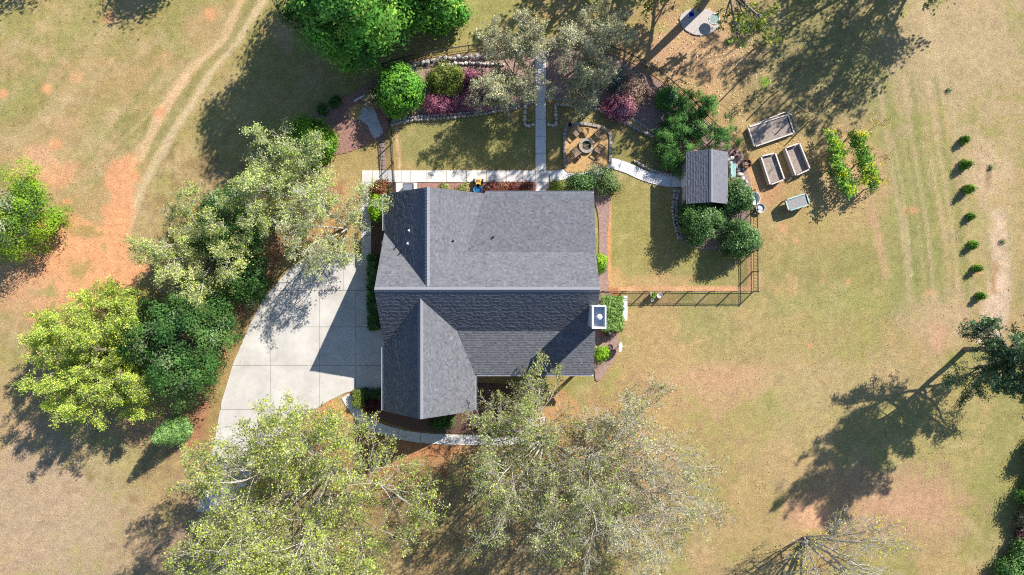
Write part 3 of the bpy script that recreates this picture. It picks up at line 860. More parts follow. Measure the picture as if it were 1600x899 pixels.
def grown_tree(name, label, cat, base, stems, levels, leaf, pal, bark, seed, group=None, rmin=.008, twig_leaf_t=.25, mat_leaf=None, jitter=.12, stem_wander=.07, twig=None):
    """stems: (azimuth, tilt, length, radius); levels: (k, t0, angle, ratio, n, wander, up); leaf: (per twig, size, aspect)"""
    rng = np.random.default_rng(seed)
    bx, by = M(*base)
    root = thing(name, label, cat, (bx, by, 0), 0, group)
    az = np.array([R(s[0]) for s in stems]); ti = np.array([R(s[1]) for s in stems])
    d = np.stack([np.cos(az) * np.sin(ti), np.sin(az) * np.sin(ti), np.cos(ti)], 1)
    L = np.array([s[2] for s in stems], float); r = np.array([s[3] for s in stems], float)
    st = np.stack([np.cos(az) * .12, np.sin(az) * .12, np.full(len(stems), -.05)], 1) * (1 if len(stems) > 1 else 0)
    P = grow(rng, st, d, L, r, 9, stem_wander, .015)
    tr = [tube_batch(P, r[:, None] * np.linspace(1, .22, 9)[None], 8)]
    br = []
    for li, (k, t0, ang, ratio, n, wander, up) in enumerate(levels):
        pos, d, Lc, rc = spawn(rng, P, L, r, k, t0, ang, ratio)
        P = grow(rng, pos, d, Lc, rc, n, wander, up); L, r = Lc, rc
        last = li == len(levels) - 1
        rr = np.maximum(r[:, None] * np.linspace(1, .3, n)[None], rmin * .6)
        (br if li > 0 else tr).append(tube_batch(P, rr, 3 if last else (4 if li else 5)))
    Vt, Ft = join(tr)
    o = link('trunk', quad_mesh('trunk', Vt, Ft), bark, root)
    o.data.polygons.foreach_set('use_smooth', np.ones(len(o.data.polygons), bool))
    if br:
        V, F = join(br)
        link('twigs', quad_mesh('twigs', V, F), twig or bark, root)['kind'] = 'stuff'
    per, size, asp = leaf
    if per > 0:
        B, n, _ = P.shape
        tot = int(B * per)
        bi = rng.integers(0, B, tot)
        t = twig_leaf_t + (1 - twig_leaf_t) * rng.random(tot)
        f = t * (n - 1); i = np.clip(f.astype(int), 0, n - 2)
        c = P[bi, i] + (P[bi, i + 1] - P[bi, i]) * (f - i)[:, None] + rng.normal(0, jitter, (tot, 3))
        c[:, 2] = np.maximum(c[:, 2], .15)
        nrm = rng.normal(0, .75, (tot, 3)) + np.array([0, 0, .8])
        col = palette(rng, tot, pal)
        g1 = levels[-1][0]; g2 = g1 * levels[-2][0]
        bf = np.clip(rng.normal(1, .14, B // g1 + 1), .6, 1.5); bf2 = np.clip(rng.normal(1, .16, B // g2 + 1), .6, 1.5)
        col = np.clip(col * (bf[bi // g1] * bf2[bi // g2])[:, None], .006, .9)
        keep = rng.random(tot) < np.clip(rng.normal(.85, .25, B // g1 + 1), .2, 1)[bi // g1]
        c, nrm, col = c[keep], nrm[keep], col[keep]; tot = len(c)
        V, F, C = leafcloud(rng, c, nrm, size * rng.uniform(.5, 1.35, tot), col, asp)
        link('crown', quad_mesh('crown', V, F, C), mat_leaf or LEAF, root)
    return root

def clump_plant(name, label, cat, base, rad, h, pal, seed, clumps=120, per=45, size=.1, asp=.55, rc=.25, shape='round', group=None, lump=.18, m=None,
                z0=.05, stem=.08, lean=(0, 0), up=.3, rot=0.0, bark=None):
    """dense plant: leaf clumps over a lumpy body of height h and plan radii rad, on a stem"""
    rng = np.random.default_rng(seed)
    bx, by = M(*base)
    root = thing(name, label, cat, (bx, by, 0), rot, group)
    rx, ry = rad
    sh = rng.choice([1.0, .82, .55], clumps, p=[.66, .22, .12])
    ph = rng.random(clumps) * 2 * np.pi
    if shape == 'cone':
        t = 1 - np.sqrt(rng.random(clumps)) * .98
        prof = np.where(t < .15, .75 + .25 * t / .15, np.clip((1 - t) / .85, 0, 1) ** .8)
        x = np.cos(ph) * prof; y = np.sin(ph) * prof; z = z0 + t * (h - z0)
        nn = np.stack([np.cos(ph), np.sin(ph), np.full(clumps, .45)], 1)
        x *= sh; y *= sh
    elif shape == 'column':
        t = rng.random(clumps)
        prof = np.sqrt(np.clip(1 - np.abs(2 * t - .9) ** 3.2, .02, 1))
        x = np.cos(ph) * prof * sh; y = np.sin(ph) * prof * sh; z = z0 + t * (h - z0)
        nn = np.stack([np.cos(ph), np.sin(ph), (t - .4) * 1.5], 1)
    elif shape == 'box':
        f = rng.random(clumps)
        x = rng.uniform(-1, 1, clumps); y = rng.uniform(-1, 1, clumps); z = np.full(clumps, h) * rng.uniform(.9, 1.02, clumps)
        side = f > .6
        x = np.where(side & (f < .8), np.sign(x), x); y = np.where(side & (f >= .8), np.sign(y), y)
        z = np.where(side, rng.random(clumps) * h, z)
        nn = np.stack([np.where(side & (f < .8), np.sign(x), 0), np.where(side & (f >= .8), np.sign(y), 0), np.where(side, .2, 1)], 1)
    else:
        u = rng.uniform(-.75, 1, clumps); q = np.sqrt(np.clip(1 - u * u, 0, 1))
        lumps = 1 + lump * (np.sin(3 * ph + rng.random() * 6) * .5 + np.sin(5 * ph + 4 * u + rng.random() * 6) * .5 + rng.normal(0, .35, clumps))
        x = np.cos(ph) * q * sh * lumps; y = np.sin(ph) * q * sh * lumps
        z = z0 + (h - z0) * (.5 + .5 * u * sh * np.clip(lumps, .7, 1.12))
        nn = np.stack([np.cos(ph) * q, np.sin(ph) * q, u + .25], 1)
    cc = np.stack([x * rx, y * ry, z], 1)
    cc[:, 0] += lean[0] * z / h; cc[:, 1] += lean[1] * z / h
    N = clumps * per
    ci = np.repeat(np.arange(clumps), per)
    off = rng.normal(0, rc, (N, 3)) * np.array([1, 1, .8])
    c = cc[ci] + off
    c[:, 2] = np.maximum(c[:, 2], .06)
    nrm = nn[ci] + rng.normal(0, .5, (N, 3)) + np.array([0, 0, up]) + off / rc * .35
    col = palette(rng, N, pal, ci, .10)
    col *= (1 + .24 * rng.normal(0, 1, clumps))[ci][:, None].clip(.55, 1.6)
    V, F, C = leafcloud(rng, c, nrm, size * rng.uniform(.7, 1.3, N), col, asp)
    link('crown', quad_mesh('crown', V, F, C), m or LEAF, root)
    # stem with limbs reaching into the crown
    b = MB()
    top = (lean[0] * .6, lean[1] * .6, h * .6)
    b.tube((0, 0, -.05), top, stem, 6, stem * .5)
    for i in range(6):
        j = cc[rng.integers(0, clumps)]
        f = rng.uniform(.25, .9)
        b.tube((top[0] * f, top[1] * f, top[2] * f), j * .8 + np.array([0, 0, j[2] * .1]), stem * .45, 5, stem * .15)
    b.build('trunk', bark or BARK, root)
    return root

# palettes
P_BIRCH = [((.205, .235, .085), 4), ((.25, .26, .12), 3), ((.31, .31, .18), 2), ((.15, .19, .06), 2), ((.35, .33, .12), 1)]
P_BIRCHY = [((.30, .36, .05), 4), ((.40, .43, .09), 3), ((.21, .27, .05), 3), ((.45, .42, .20), 1.5), ((.13, .19, .04), 1)]
P_BIRCHG = [((.24, .29, .065), 4), ((.33, .35, .10), 3), ((.13, .18, .035), 3.5), ((.42, .38, .18), 1.2)]
P_BIRCHT = [((.28, .28, .085), 4), ((.38, .35, .14), 3), ((.15, .18, .04), 3), ((.44, .38, .20), 1.5)]
P_WEEP = [((.36, .37, .18), 4), ((.46, .43, .26), 3), ((.16, .20, .08), 3), ((.42, .36, .25), 1.5)]
P_BRIGHT = [((.10, .25, .03), 4), ((.17, .34, .035), 3), ((.05, .15, .025), 3)]
P_TOP = [((.065, .20, .028), 4), ((.13, .275, .04), 3), ((.035, .11, .022), 3), ((.22, .35, .055), 1.6)]
P_LIME = [((.18, .33, .02), 4), ((.28, .42, .03), 3), ((.09, .20, .02), 3)]
P_YG = [((.32, .42, .05), 4), ((.44, .49, .07), 3), ((.18, .28, .05), 3), ((.36, .38, .17), 1.5), ((.55, .50, .09), 1)]
P_DARK = [((.055, .13, .03), 4), ((.095, .18, .045), 3), ((.03, .08, .022), 2), ((.18, .24, .11), 1.2)]
P_HOLLY = [((.06, .125, .035), 4), ((.10, .185, .05), 3), ((.03, .07, .02), 2), ((.19, .27, .12), 1.5)]
P_PURPLE = [((.27, .09, .14), 4), ((.38, .17, .22), 3), ((.13, .035, .075), 2), ((.46, .25, .27), 1.5)]
P_OLIVE = [((.15, .19, .035), 4), ((.21, .25, .05), 3), ((.09, .12, .03), 2)]
P_PINE = [((.07, .13, .05), 4), ((.12, .185, .08), 3), ((.035, .08, .03), 3), ((.21, .26, .15), 1.5)]
P_JPINE = [((.05, .135, .025), 4), ((.095, .20, .04), 3), ((.03, .08, .018), 2.5)]
P_SPRUCE = [((.13, .235, .065), 4), ((.19, .29, .085), 3), ((.07, .15, .05), 2)]
P_CREAM = [((.24, .22, .14), 3), ((.33, .29, .18), 3), ((.15, .17, .08), 3)]
P_RED = [((.16, .05, .03), 3), ((.24, .10, .05), 2), ((.10, .12, .03), 2), ((.30, .24, .12), 1)]

def birch(label, base, stems, pal, seed, k=(14, 8, 7), per=6, size=.088, ratio=.42, bark=BIRCH, name='river_birch', group=None, droop=-.04, t0=.24, jit=.14, twig=None):
    return grown_tree(name, label, 'tree', base, stems, [(k[0], t0, .75, ratio, 6, .13, droop * .3), (k[1], .25, .75, .48, 5, .16, droop), (k[2], .15, .8, .5, 4, .2, droop * 2)],
                      (per, size, .6), pal, bark, seed, group, rmin=.016, jitter=jit, twig=twig, stem_wander=.10)
GB = 'river birches around the house'
birch('huge yellow green birch with white limbs below the driveway', (518, 732), [(212, 36, 13, .1), (200, 30, 13, .13), (250, 26, 12.5, .12), (300, 32, 12.5, .12), (150, 35, 12.5, .12), (105, 26, 12, .12), (10, 34, 13, .12), (50, 24, 11.5, .1), (225, 44, 12, .12), (330, 46, 11.5, .12), (275, 12, 13, .13), (180, 48, 11.5, .1), (130, 46, 11.5, .1)], P_BIRCHY, 11, per=8.5, size=.072, twig=TWIGB, group=GB)
birch('grey green birch in front of the porch roof', (850, 686), [(230, 26, 10.5, .11), (280, 30, 10.5, .1), (130, 30, 9, .1), (190, 34, 9.5, .1), (75, 24, 9.2, .09), (320, 22, 11, .1), (255, 42, 10, .09), (215, 46, 8.5, .08), (150, 46, 8.5, .08), (100, 40, 8, .08), (345, 34, 9, .08)], P_BIRCHG, 12, per=4.6, size=.068, k=(13, 8, 7), twig=TWIGB, group=GB)
birch('sparse birch with bare grey limbs reaching over the lawn', (926, 708), [(0, 33, 10.5, .12), (330, 33, 10.5, .12), (290, 26, 10.5, .11), (45, 34, 9, .1), (250, 32, 10, .1), (310, 42, 9.5, .1), (270, 40, 9.5, .09), (15, 48, 10, .09), (40, 44, 9, .08), (70, 30, 8, .08), (110, 30, 8, .08), (215, 30, 9, .08)], P_BIRCHT, 13, per=3.2, size=.066, k=(13, 8, 7), group=GB)
birch('pale leafy birch beside the round lime bush and driveway top', (480, 306), [(150, 22, 7.4, .1), (200, 22, 7, .09), (100, 20, 7.2, .09), (235, 20, 6.6, .08), (40, 20, 7, .08), (320, 22, 6.6, .07), (215, 48, 6, .09)], [((.34, .42, .10), 3), ((.45, .50, .18), 3.5), ((.18, .26, .05), 2.3)], 14, per=7, k=(12, 7, 7), size=.066, group=GB)
birch('thin birch leaning over the walkway by the garage wall', (542, 356), [(120, 20, 7.6, .09), (190, 26, 7.4, .09), (240, 30, 7, .08), (60, 20, 6.4, .07), (300, 22, 6, .06)], [((.33, .38, .10), 3), ((.43, .45, .18), 3), ((.19, .25, .06), 2)], 15, per=4.5, k=(13, 7, 6), size=.064, group=GB)
birch('pale olive birch above the dark evergreens left of the driveway', (350, 394), [(170, 24, 7, .09), (215, 28, 7, .09), (110, 24, 7, .08), (260, 28, 6.5, .08), (60, 26, 6.5, .07), (330, 26, 6.5, .07), (190, 42, 6, .07)], [((.33, .38, .08), 3), ((.44, .46, .15), 3.5), ((.17, .23, .045), 2.5)], 16, per=6.5, k=(12, 7, 7), size=.066, group=GB)
birch('weeping grey birch left of the garden walkway', (803, 116), [(90, 14, 6.2, .07), (200, 20, 5.4, .06), (320, 17, 5.4, .06), (260, 26, 5.4, .06), (140, 22, 5.4, .06), (30, 18, 5, .05), (240, 40, 4.4, .05)], P_WEEP, 17, k=(14, 9, 6), per=5.5, size=.062, droop=-.13, group=GB, ratio=.44, bark=TWIGB, jit=.1)
birch('weeping grey birch right of the garden walkway', (900, 112), [(80, 16, 7.2, .07), (0, 26, 6, .06), (300, 28, 5.8, .06), (240, 20, 5.6, .06), (130, 18, 5.8, .06), (40, 28, 5.8, .05), (280, 40, 5, .05)], P_WEEP, 18, k=(14, 9, 6), per=6, size=.062, droop=-.13, group=GB, ratio=.46, bark=TWIGB, jit=.1)

# yellow green tree and evergreens left of the drive
grown_tree('elm_tree', 'bright yellow green spreading tree below the red clay patch', 'tree', (200, 545), [(0, 8, 6.5, .2), (60, 32, 6.5, .15), (130, 34, 6.5, .15), (200, 34, 6.5, .15), (270, 34, 6.5, .15), (330, 32, 6.5, .15), (165, 52, 6, .12), (235, 52, 6, .12), (95, 50, 6, .12), (300, 52, 6, .12)],
           [(14, .18, .8, .50, 6, .14, .0), (9, .2, .75, .5, 5, .16, -.02), (7, .15, .8, .5, 4, .2, -.04)], (16, .065, .5), P_YG, BARK, 21, rmin=.012)
clump_plant('evergreen_tree', 'broad dark green evergreen beside the yellow tree', 'tree', (312, 527), (3.3, 4.1), 6.0, P_DARK, 22, 270, 130, .10, .45, .34, lump=.30, group='dark evergreens left of the drive')
clump_plant('evergreen_tree', 'small dark evergreen under the pale birches', 'tree', (372, 362), (2.3, 2.6), 4.6, P_DARK, 23, 150, 125, .095, .45, .30, lump=.30, group='dark evergreens left of the drive')
clump_plant('evergreen_shrub', 'low dark shrub at the brown strip above the drive', 'shrub', (385, 432), (1.9, 1.9), 2.4, P_DARK, 24, 200, 50, .095, .5, .28, lump=.3, group='dark evergreens left of the drive')
clump_plant('spruce', 'pale green cone shaped dwarf spruce beside the mulch strip', 'conifer', (283, 669), (1.05, 1.05), 4.7, P_SPRUCE, 25, 520, 34, .06, .4, .13, shape='cone', m=NEEDLE)
clump_plant('evergreen_tree', 'round lime bush at the left edge by the clay', 'tree', (60, 340), (2.6, 3.2), 4.4, [((.19, .31, .02), 3), ((.12, .21, .025), 3), ((.30, .40, .03), 1.8), ((.06, .12, .03), 3), ((.28, .30, .18), 1.2)], 26, 160, 110, .085, .5, .32, lump=.45)
grown_tree('bare_tree', 'leafless pale branches rising through the lime bush', 'tree', (40, 326), [(160, 30, 5.5, .06), (100, 26, 5.5, .05), (200, 36, 5.5, .05), (240, 34, 5, .05)], [(7, .3, .6, .4, 5, .14, 0), (5, .2, .7, .45, 4, .16, 0)], (0, .1, .5), P_BIRCH, BAREBARK, 27)

# top edge evergreens
GT = 'tall evergreens at the top of the lot'
clump_plant('evergreen_tree', 'tall dense bright green evergreen above the rear fence', 'tree', (574, 42), (4.1, 3.9), 11.5, P_TOP, 31, 420, 130, .14, .55, .40, lump=.26, group=GT, z0=.6, stem=.3)
clump_plant('evergreen_tree', 'smaller dense evergreen right of the tall one', 'tree', (662, 18), (2.1, 2.1), 7.5, P_TOP, 32, 170, 110, .14, .5, .38, lump=.22, group=GT, z0=.5, stem=.22)
clump_plant('evergreen_shrub', 'low evergreen skirt at the right end of the tall evergreens', 'shrub', (692, 26), (1.7, 1.4), 2.6, P_TOP, 30, 190, 55, .12, .5, .28, lump=.3, group=GT)
clump_plant('evergreen_tree', 'tall evergreen touching the top edge of the lot', 'tree', (598, -26), (3.5, 3.4), 10.5, P_TOP, 33, 520, 50, .18, .5, .5, lump=.26, group=GT, z0=.6, stem=.3)
GO = 'trees standing beyond the top edge'
clump_plant('evergreen_tree', 'evergreen beyond the top left corner of the lot', 'tree', (335, -155), (3.4, 3.2), 8.0, P_TOP, 34, 300, 45, .18, .5, .5, lump=.3, group=GO)
clump_plant('evergreen_tree', 'evergreen beyond the far top left field', 'tree', (95, -150), (3.0, 3.0), 7.5, P_TOP, 35, 260, 45, .18, .5, .5, lump=.3, group=GO)
def shade_tree(label, base, h, seed, name='oak_tree', pal=P_BIRCH, tilt=34, per=8, group=None, az0=0, n=5, k=(9, 7, 6), ratio=.42, t0=.35, size=.13, trunk=.3, jit=.15):
    st = [(az0 + i * 360 / n, tilt + (i % 2) * 8, h * .95, trunk * .6) for i in range(n)] + [(az0, 5, h, trunk)]
    return grown_tree(name, label, 'tree', base, st, [(k[0], t0, .75, ratio, 6, .13, 0), (k[1], .25, .75, .48, 5, .16, -.02), (k[2], .15, .8, .5, 4, .2, -.04)], (per, size, .6), pal, BARK, seed, group, jitter=jit)
shade_tree('tall oak beyond the top edge above the right lawn', (1452, -78), 13.5, 36, per=6, n=5, group=GO, tilt=26, ratio=.34, az0=20)
shade_tree('wide oak beyond the top edge near the saucer swing', (1440, -130), 13, 37, per=6, n=4, group=GO, tilt=26, ratio=.34)
shade_tree('leafy oak beyond the top edge above the walkway', (985, -92), 9, 38, per=6, n=4, group=GO, tilt=28, ratio=.34)
# sweet gum with the blue swing: one thick trunk, limbs from about 5 m
grown_tree('sweetgum_tree', 'tall sweetgum with thin green leaves over the gravel patch', 'tree', (1094, 12), [(60, 3, 16, .38)],
           [(34, .27, 1.4, .34, 7, .10, -.015), (7, .3, .75, .42, 5, .15, -.02), (6, .2, .8, .5, 4, .2, -.03)], (10, .115, .75), [((.13, .19, .04), 4), ((.20, .24, .05), 3), ((.33, .33, .04), 2), ((.08, .12, .03), 2)], BARK, 39)
# right pine and hedge line
grown_tree('pine_tree', 'tall dark pine leaning out over the right edge', 'tree', (1509, 546), [(75, 5, 13, .24)],
           [(58, .26, 1.25, .33, 7, .10, .02), (10, .25, .75, .42, 5, .14, .02), (6, .2, .7, .5, 3, .2, .02)], (20, .11, .32), P_PINE, BARK, 41, mat_leaf=NEEDLE)
GH = 'hedgerow along the lower right edge'
for i, (x, y, r_, h_, pl, lb) in enumerate((
        (1606, 700, .9, 2.5, P_PINE, 'dark pointed conifer uppermost in the right hedgerow'), (1596, 775, 1.2, 2.0, P_JPINE, 'bright green bush below the pointed conifer in the hedgerow'),
        (1588, 836, .6, .8, [((.14, .06, .08), 3), ((.20, .12, .10), 2)], 'low brown purple shrub in the right hedgerow'), (1584, 868, 1.4, 1.7, P_SPRUCE, 'pale green feathery bush low in the right hedgerow'),
        (1560, 893, 1.2, 1.6, P_DARK, 'dark low bush at the bottom of the hedgerow'), (1592, 808, .8, 1.3, P_CREAM, 'tan dry shrub between bushes of the hedgerow'), (1614, 736, 1.0, 2.2, P_PINE, 'dark conifer second in the right hedgerow'))):
    clump_plant('hedgerow_shrub', lb, 'shrub', (x + 10, y), (r_ * .8, r_ * .8), h_, pl, 60 + i, 130, 45, .1, .45, .25, shape='cone' if h_ > 2.1 and pl is P_PINE else 'round', group=GH, lump=.3)
grown_tree('bare_tree', 'leafless silvery tree with a few yellow leaves at the bottom right', 'tree', (1256, 842), [(75, 24, 9, .09), (45, 34, 8, .07), (335, 22, 9.5, .15), (310, 32, 9, .12), (355, 38, 8.5, .1), (270, 24, 8.5, .1), (20, 32, 8, .08), (120, 22, 6, .06), (240, 40, 7, .07)],
           [(12, .25, .65, .40, 7, .16, .02), (7, .25, .7, .48, 5, .2, .02), (5, .2, .7, .5, 4, .22, .02)], (1.0, .07, .6), [((.42, .38, .05), 3), ((.30, .32, .05), 2)], BAREBARK, 45, rmin=.013, jitter=.25, stem_wander=.15)

# garden shrubs
def shrub(label, px, py, rx, h, pal, seed, ry=None, **kw):
    return clump_plant(kw.pop('name', 'shrub'), label, kw.pop('cat', 'shrub'), (px, py), (rx, ry or rx), h, pal, seed, **kw)
shrub('round bright green tree inside the fence corner', 630, 150, 1.5, 3.2, P_BRIGHT, 71, ry=1.65, clumps=330, per=45, size=.11, rc=.24, lump=.22, name='camellia', cat='tree')
shrub('grey leaved small shrub left of the bright round tree', 588, 158, .6, 1.6, P_CREAM, 72, clumps=70, per=30, size=.08, rc=.2, lump=.4)
shrub('round lime green bush beside the pale birch', 498, 229, 1.45, 3.2, [((.10, .22, .02), 3), ((.16, .30, .02), 3), ((.05, .12, .02), 3)], 73, ry=1.7, clumps=320, per=45, size=.1, rc=.24, lump=.22, name='camellia', cat='tree')
shrub('olive green round shrub above the purple hedge', 698, 130, 1.2, 1.6, P_OLIVE, 74, clumps=200, per=40, size=.075, rc=.18)
shrub('small round purple shrub above the purple hedge', 738, 126, .62, 1.1, P_PURPLE, 75, clumps=110, per=40, size=.055, rc=.13, lump=.1)
GPU = 'purple shrubs in the upper left bed'
shrub('long purple mounded shrub beside the stone edging', 690, 163, 1.35, 1.15, P_PURPLE, 76, ry=.8, clumps=230, per=42, size=.055, rc=.15, lump=.15, group=GPU)
shrub('purple mounded shrub partly under the left weeping birch', 746, 158, 1.25, 1.15, P_PURPLE, 77, ry=.85, clumps=220, per=42, size=.055, rc=.15, lump=.15, group=GPU)
shrub('purple wedge shaped shrub in the right bed', 966, 170, 1.2, 1.0, P_PURPLE, 78, ry=1.0, clumps=210, per=42, size=.055, rc=.15, lump=.2)
shrub('tan dry shrub above the purple wedge shrub', 990, 146, 1.2, .9, [((.27, .19, .14), 3), ((.36, .26, .20), 2), ((.18, .13, .09), 2)], 79, clumps=110, per=30, size=.06, rc=.24, lump=.4)
shrub('blue grey shrub right of the weeping birch', 955, 128, .9, 1.3, [((.08, .11, .09), 3), ((.14, .17, .14), 2), ((.05, .07, .05), 2)], 80, clumps=90, per=30, size=.07, rc=.22, lump=.4)
shrub('dark green egg shaped arborvitae beside the fence', 1037, 160, .75, 2.6, P_DARK, 81, clumps=240, per=36, size=.06, rc=.13, shape='column', name='arborvitae', cat='conifer', m=NEEDLE)
shrub('dark green egg shaped arborvitae among the pines', 1083, 208, .62, 2.2, P_DARK, 82, clumps=200, per=36, size=.06, rc=.13, shape='column', name='arborvitae', cat='conifer', m=NEEDLE)
GJ = 'tufted dwarf pines above the shed'
for i, (x, y, r_, h_, lb) in enumerate(((1068, 168, 1.2, 2.2, 'tufted dwarf pine at the top of the pine group'), (1098, 172, .8, 2.4, 'small tufted dwarf pine nearest the fence'), (1116, 216, 1.25, 3.0, 'tufted dwarf pine behind the shed ridge'),
                                   (1052, 200, 1.15, 2.2, 'tufted dwarf pine left of the egg shaped arborvitae'), (1036, 224, 1.0, 1.8, 'pale tufted dwarf pine nearest the fire pit'), (1062, 242, 1.5, 2.2, 'wide tufted dwarf pine beside the curved path'), (1040, 248, .8, 1.4, 'low tufted dwarf pine at the edge of the curved path'))):
    shrub(lb, x, y, r_ * .92, h_, P_JPINE, 90 + i, clumps=52, per=80, size=.07, asp=.3, rc=.14, lump=.55, name='dwarf_pine', cat='conifer', group=GJ, m=NEEDLE, up=.8)
shrub('blue green shrub at the bend of the curved path', 906, 289, .75, 1.3, P_HOLLY, 101, ry=.55, clumps=170, per=40, size=.075, rc=.22, lump=.35)
shrub('grey green airy shrub leaning over the curved path', 930, 277, .75, 1.4, [((.14, .19, .11), 3), ((.22, .26, .16), 2), ((.07, .11, .06), 2)], 102, ry=.5, clumps=30, per=34, size=.075, rc=.26, lump=.5)
shrub('olive shrub right of the blue green shrub by the back wall', 948, 288, .75, 1.3, [((.12, .17, .06), 3), ((.18, .23, .09), 2), ((.06, .1, .03), 2)], 103, clumps=130, per=38, size=.07, rc=.2, lump=.35)
shrub('small green shrub beside the back door landing', 873, 296, .6, .9, P_OLIVE, 104, clumps=70, per=30, size=.06, rc=.15, lump=.3)
GHO = 'round hollies beside the shed'
shrub('largest round holly below the shed', 1086, 349, 1.5, 2.9, P_HOLLY, 105, clumps=300, per=56, size=.08, rc=.22, lump=.28, name='holly', cat='tree', group=GHO)
shrub('round holly touching the shed roof on the right', 1140, 312, 1.08, 2.6, P_HOLLY, 106, clumps=330, per=45, size=.08, rc=.2, lump=.28, name='holly', cat='tree', group=GHO)
shrub('round holly nearest the right fence', 1148, 376, 1.2, 2.6, P_HOLLY, 107, clumps=360, per=45, size=.08, rc=.2, lump=.28, name='holly', cat='tree', group=GHO)
shrub('flat clipped light green hedge beside the chimney', 955, 490, .78, 1.0, [((.16, .26, .06), 3), ((.23, .33, .10), 3), ((.09, .15, .03), 2)], 108, ry=1.32, clumps=300, per=30, size=.07, rc=.09, shape='box', name='hedge', cat='hedge')
shrub('bright green shrub against the right wall', 938, 411, .38, .9, P_LIME, 109, ry=.65, clumps=70, per=34, size=.06, rc=.12)
shrub('feathery lime shrub below the satellite dish', 938, 553, .5, .7, P_LIME, 110, clumps=60, per=34, size=.06, rc=.13, lump=.4)
shrub('bright lime shrub against the left wall', 592, 327, .5, 1.3, P_LIME, 111, ry=.85, clumps=110, per=34, size=.085, rc=.16)
shrub('dark clipped hedge strip between the drive and house', 585, 457, .33, 1.0, P_DARK, 112, ry=3.0, clumps=330, per=30, size=.06, rc=.09, shape='box', name='hedge', cat='hedge')
shrub('small clipped yellow green boxwood at the front walk', 562, 621, .38, .7, P_OLIVE, 113, ry=.62, clumps=100, per=36, size=.05, rc=.09, shape='box', name='boxwood')
shrub('reddish mixed shrub at the walkway corner by the grill pad', 596, 296, .7, .8, P_RED, 114, ry=.6, clumps=90, per=30, size=.07, rc=.16, lump=.4)
shrub('dark red barberry in the shade of the front gable', 581, 632, .55, .5, [((.10, .03, .03), 3), ((.06, .02, .02), 2)], 115, clumps=70, per=30, size=.05, rc=.13)
shrub('dark green clipped strip beside the boxwood', 584, 614, .8, .35, [((.05, .09, .03), 3), ((.07, .12, .04), 2)], 116, ry=.35, clumps=90, per=30, size=.05, rc=.09, shape='box', name='ground_cover')
for i, (x, lb) in enumerate(((695, 'yellow tufted plant under the back eave'), (724, 'yellow tufted plant beside the ride on toy'))):
    shrub(lb, x, 296, .38, .5, [((.36, .36, .12), 3), ((.24, .28, .08), 2)], 118 + i, clumps=30, per=26, size=.11, asp=.2, rc=.1, lump=.4, name='tufted_plant', cat='plant')
GR = 'dark red shrubs along the back wall'
for i, (x, lb) in enumerate(((770, 'dark red shrub right of the ride on toy'), (788, 'orange tinged red shrub along the back wall'), (806, 'dull red shrub along the back wall'), (824, 'dark red shrub nearest the back landing'))):
    shrub(lb, x, 294, .5, .55, [((.14, .04, .04), 3), ((.20, .07, .05), 2), ((.34, .14, .05), .6 + (i == 1)), ((.22, .17, .12), 1)], 121 + i, ry=.36, clumps=50, per=26, size=.06, rc=.13, lump=.3, group=GR)
shrub('small green shrub in the shade above the red mulch', 525, 160, .35, .6, P_DARK, 126, clumps=40, per=26, size=.07, rc=.13)
shrub('small dark green shrub at the shady lawn edge', 506, 172, .35, .55, P_DARK, 127, clumps=40, per=26, size=.07, rc=.13)
shrub('sparse green shrub at the front gable corner', 690, 660, .9, .7, P_DARK, 128, ry=.5, clumps=70, per=26, size=.06, rc=.18, lump=.4)
# little conifers in a row on the right lawn
GS = 'small conifers in a row on the right lawn'
for i, (x, y, r_, h_, lb) in enumerate(((1504, 220, .42, .95, 'uppermost small conifer of the lawn row'), (1505, 258, .45, 1.05, 'second small conifer of the lawn row beside the bare dip'), (1509, 297, .48, 1.05, 'widest small conifer of the lawn row'),
                                   (1514, 339, .36, .75, 'fourth small conifer of the lawn row'), (1517, 383, .34, .7, 'small conifer of the lawn row left of the pale gully'), (1523, 420, .30, .7, 'small conifer of the lawn row beside an orange spot'), (1529, 463, .38, .8, 'lowest small conifer of the lawn row above the pine'))):
    shrub(lb, x, y, r_ * (.48 + .12 * ((i * 2) % 3)), h_ * (.95 + .15 * (i % 3)), [((.09, .20, .03), 3), ((.16, .28, .035), 2 + i % 3), ((.05, .11, .02), 3)], 130 + i, clumps=60, per=24, size=.06, rc=.10, shape='cone', name='young_conifer', cat='conifer', group=GS)
for i, (x, y, lb) in enumerate(((1548, 262, 'grey weed clump beside the dark dip'), (1566, 378, 'grey green weed clump at the top of the pale gully'), (1482, 140, 'dark weed tuft at the end of the pale track'))):
    shrub(lb, x, y, .16, .15, [((.26, .30, .16), 2), ((.20, .24, .11), 2)], 140 + i, clumps=16, per=9, size=.05, rc=.08, lump=.5, name='weed_clump', cat='plant')
GY = 'thin yellow saplings beside the vines'
for i, (x, y, lb) in enumerate(((1362, 196, 'thin yellow sapling above the right vine row'), (1374, 240, 'thin orange yellow sapling right of the vines'), (1376, 277, 'thinnest yellow sapling low beside the vines'))):
    grown_tree('sapling', lb, 'tree', (x - 4, y + 8), [(80, 8, 2.0 - i * .3, .025)], [(7, .3, .8, .4, 4, .14, .0), (5, .2, .8, .5, 3, .2, 0)], (3 if i == 0 else 1.6, .07, .7), [((.46, .38, .05), 3), ((.38, .26, .05), 1 + i)], BARK, 150 + i, GY)

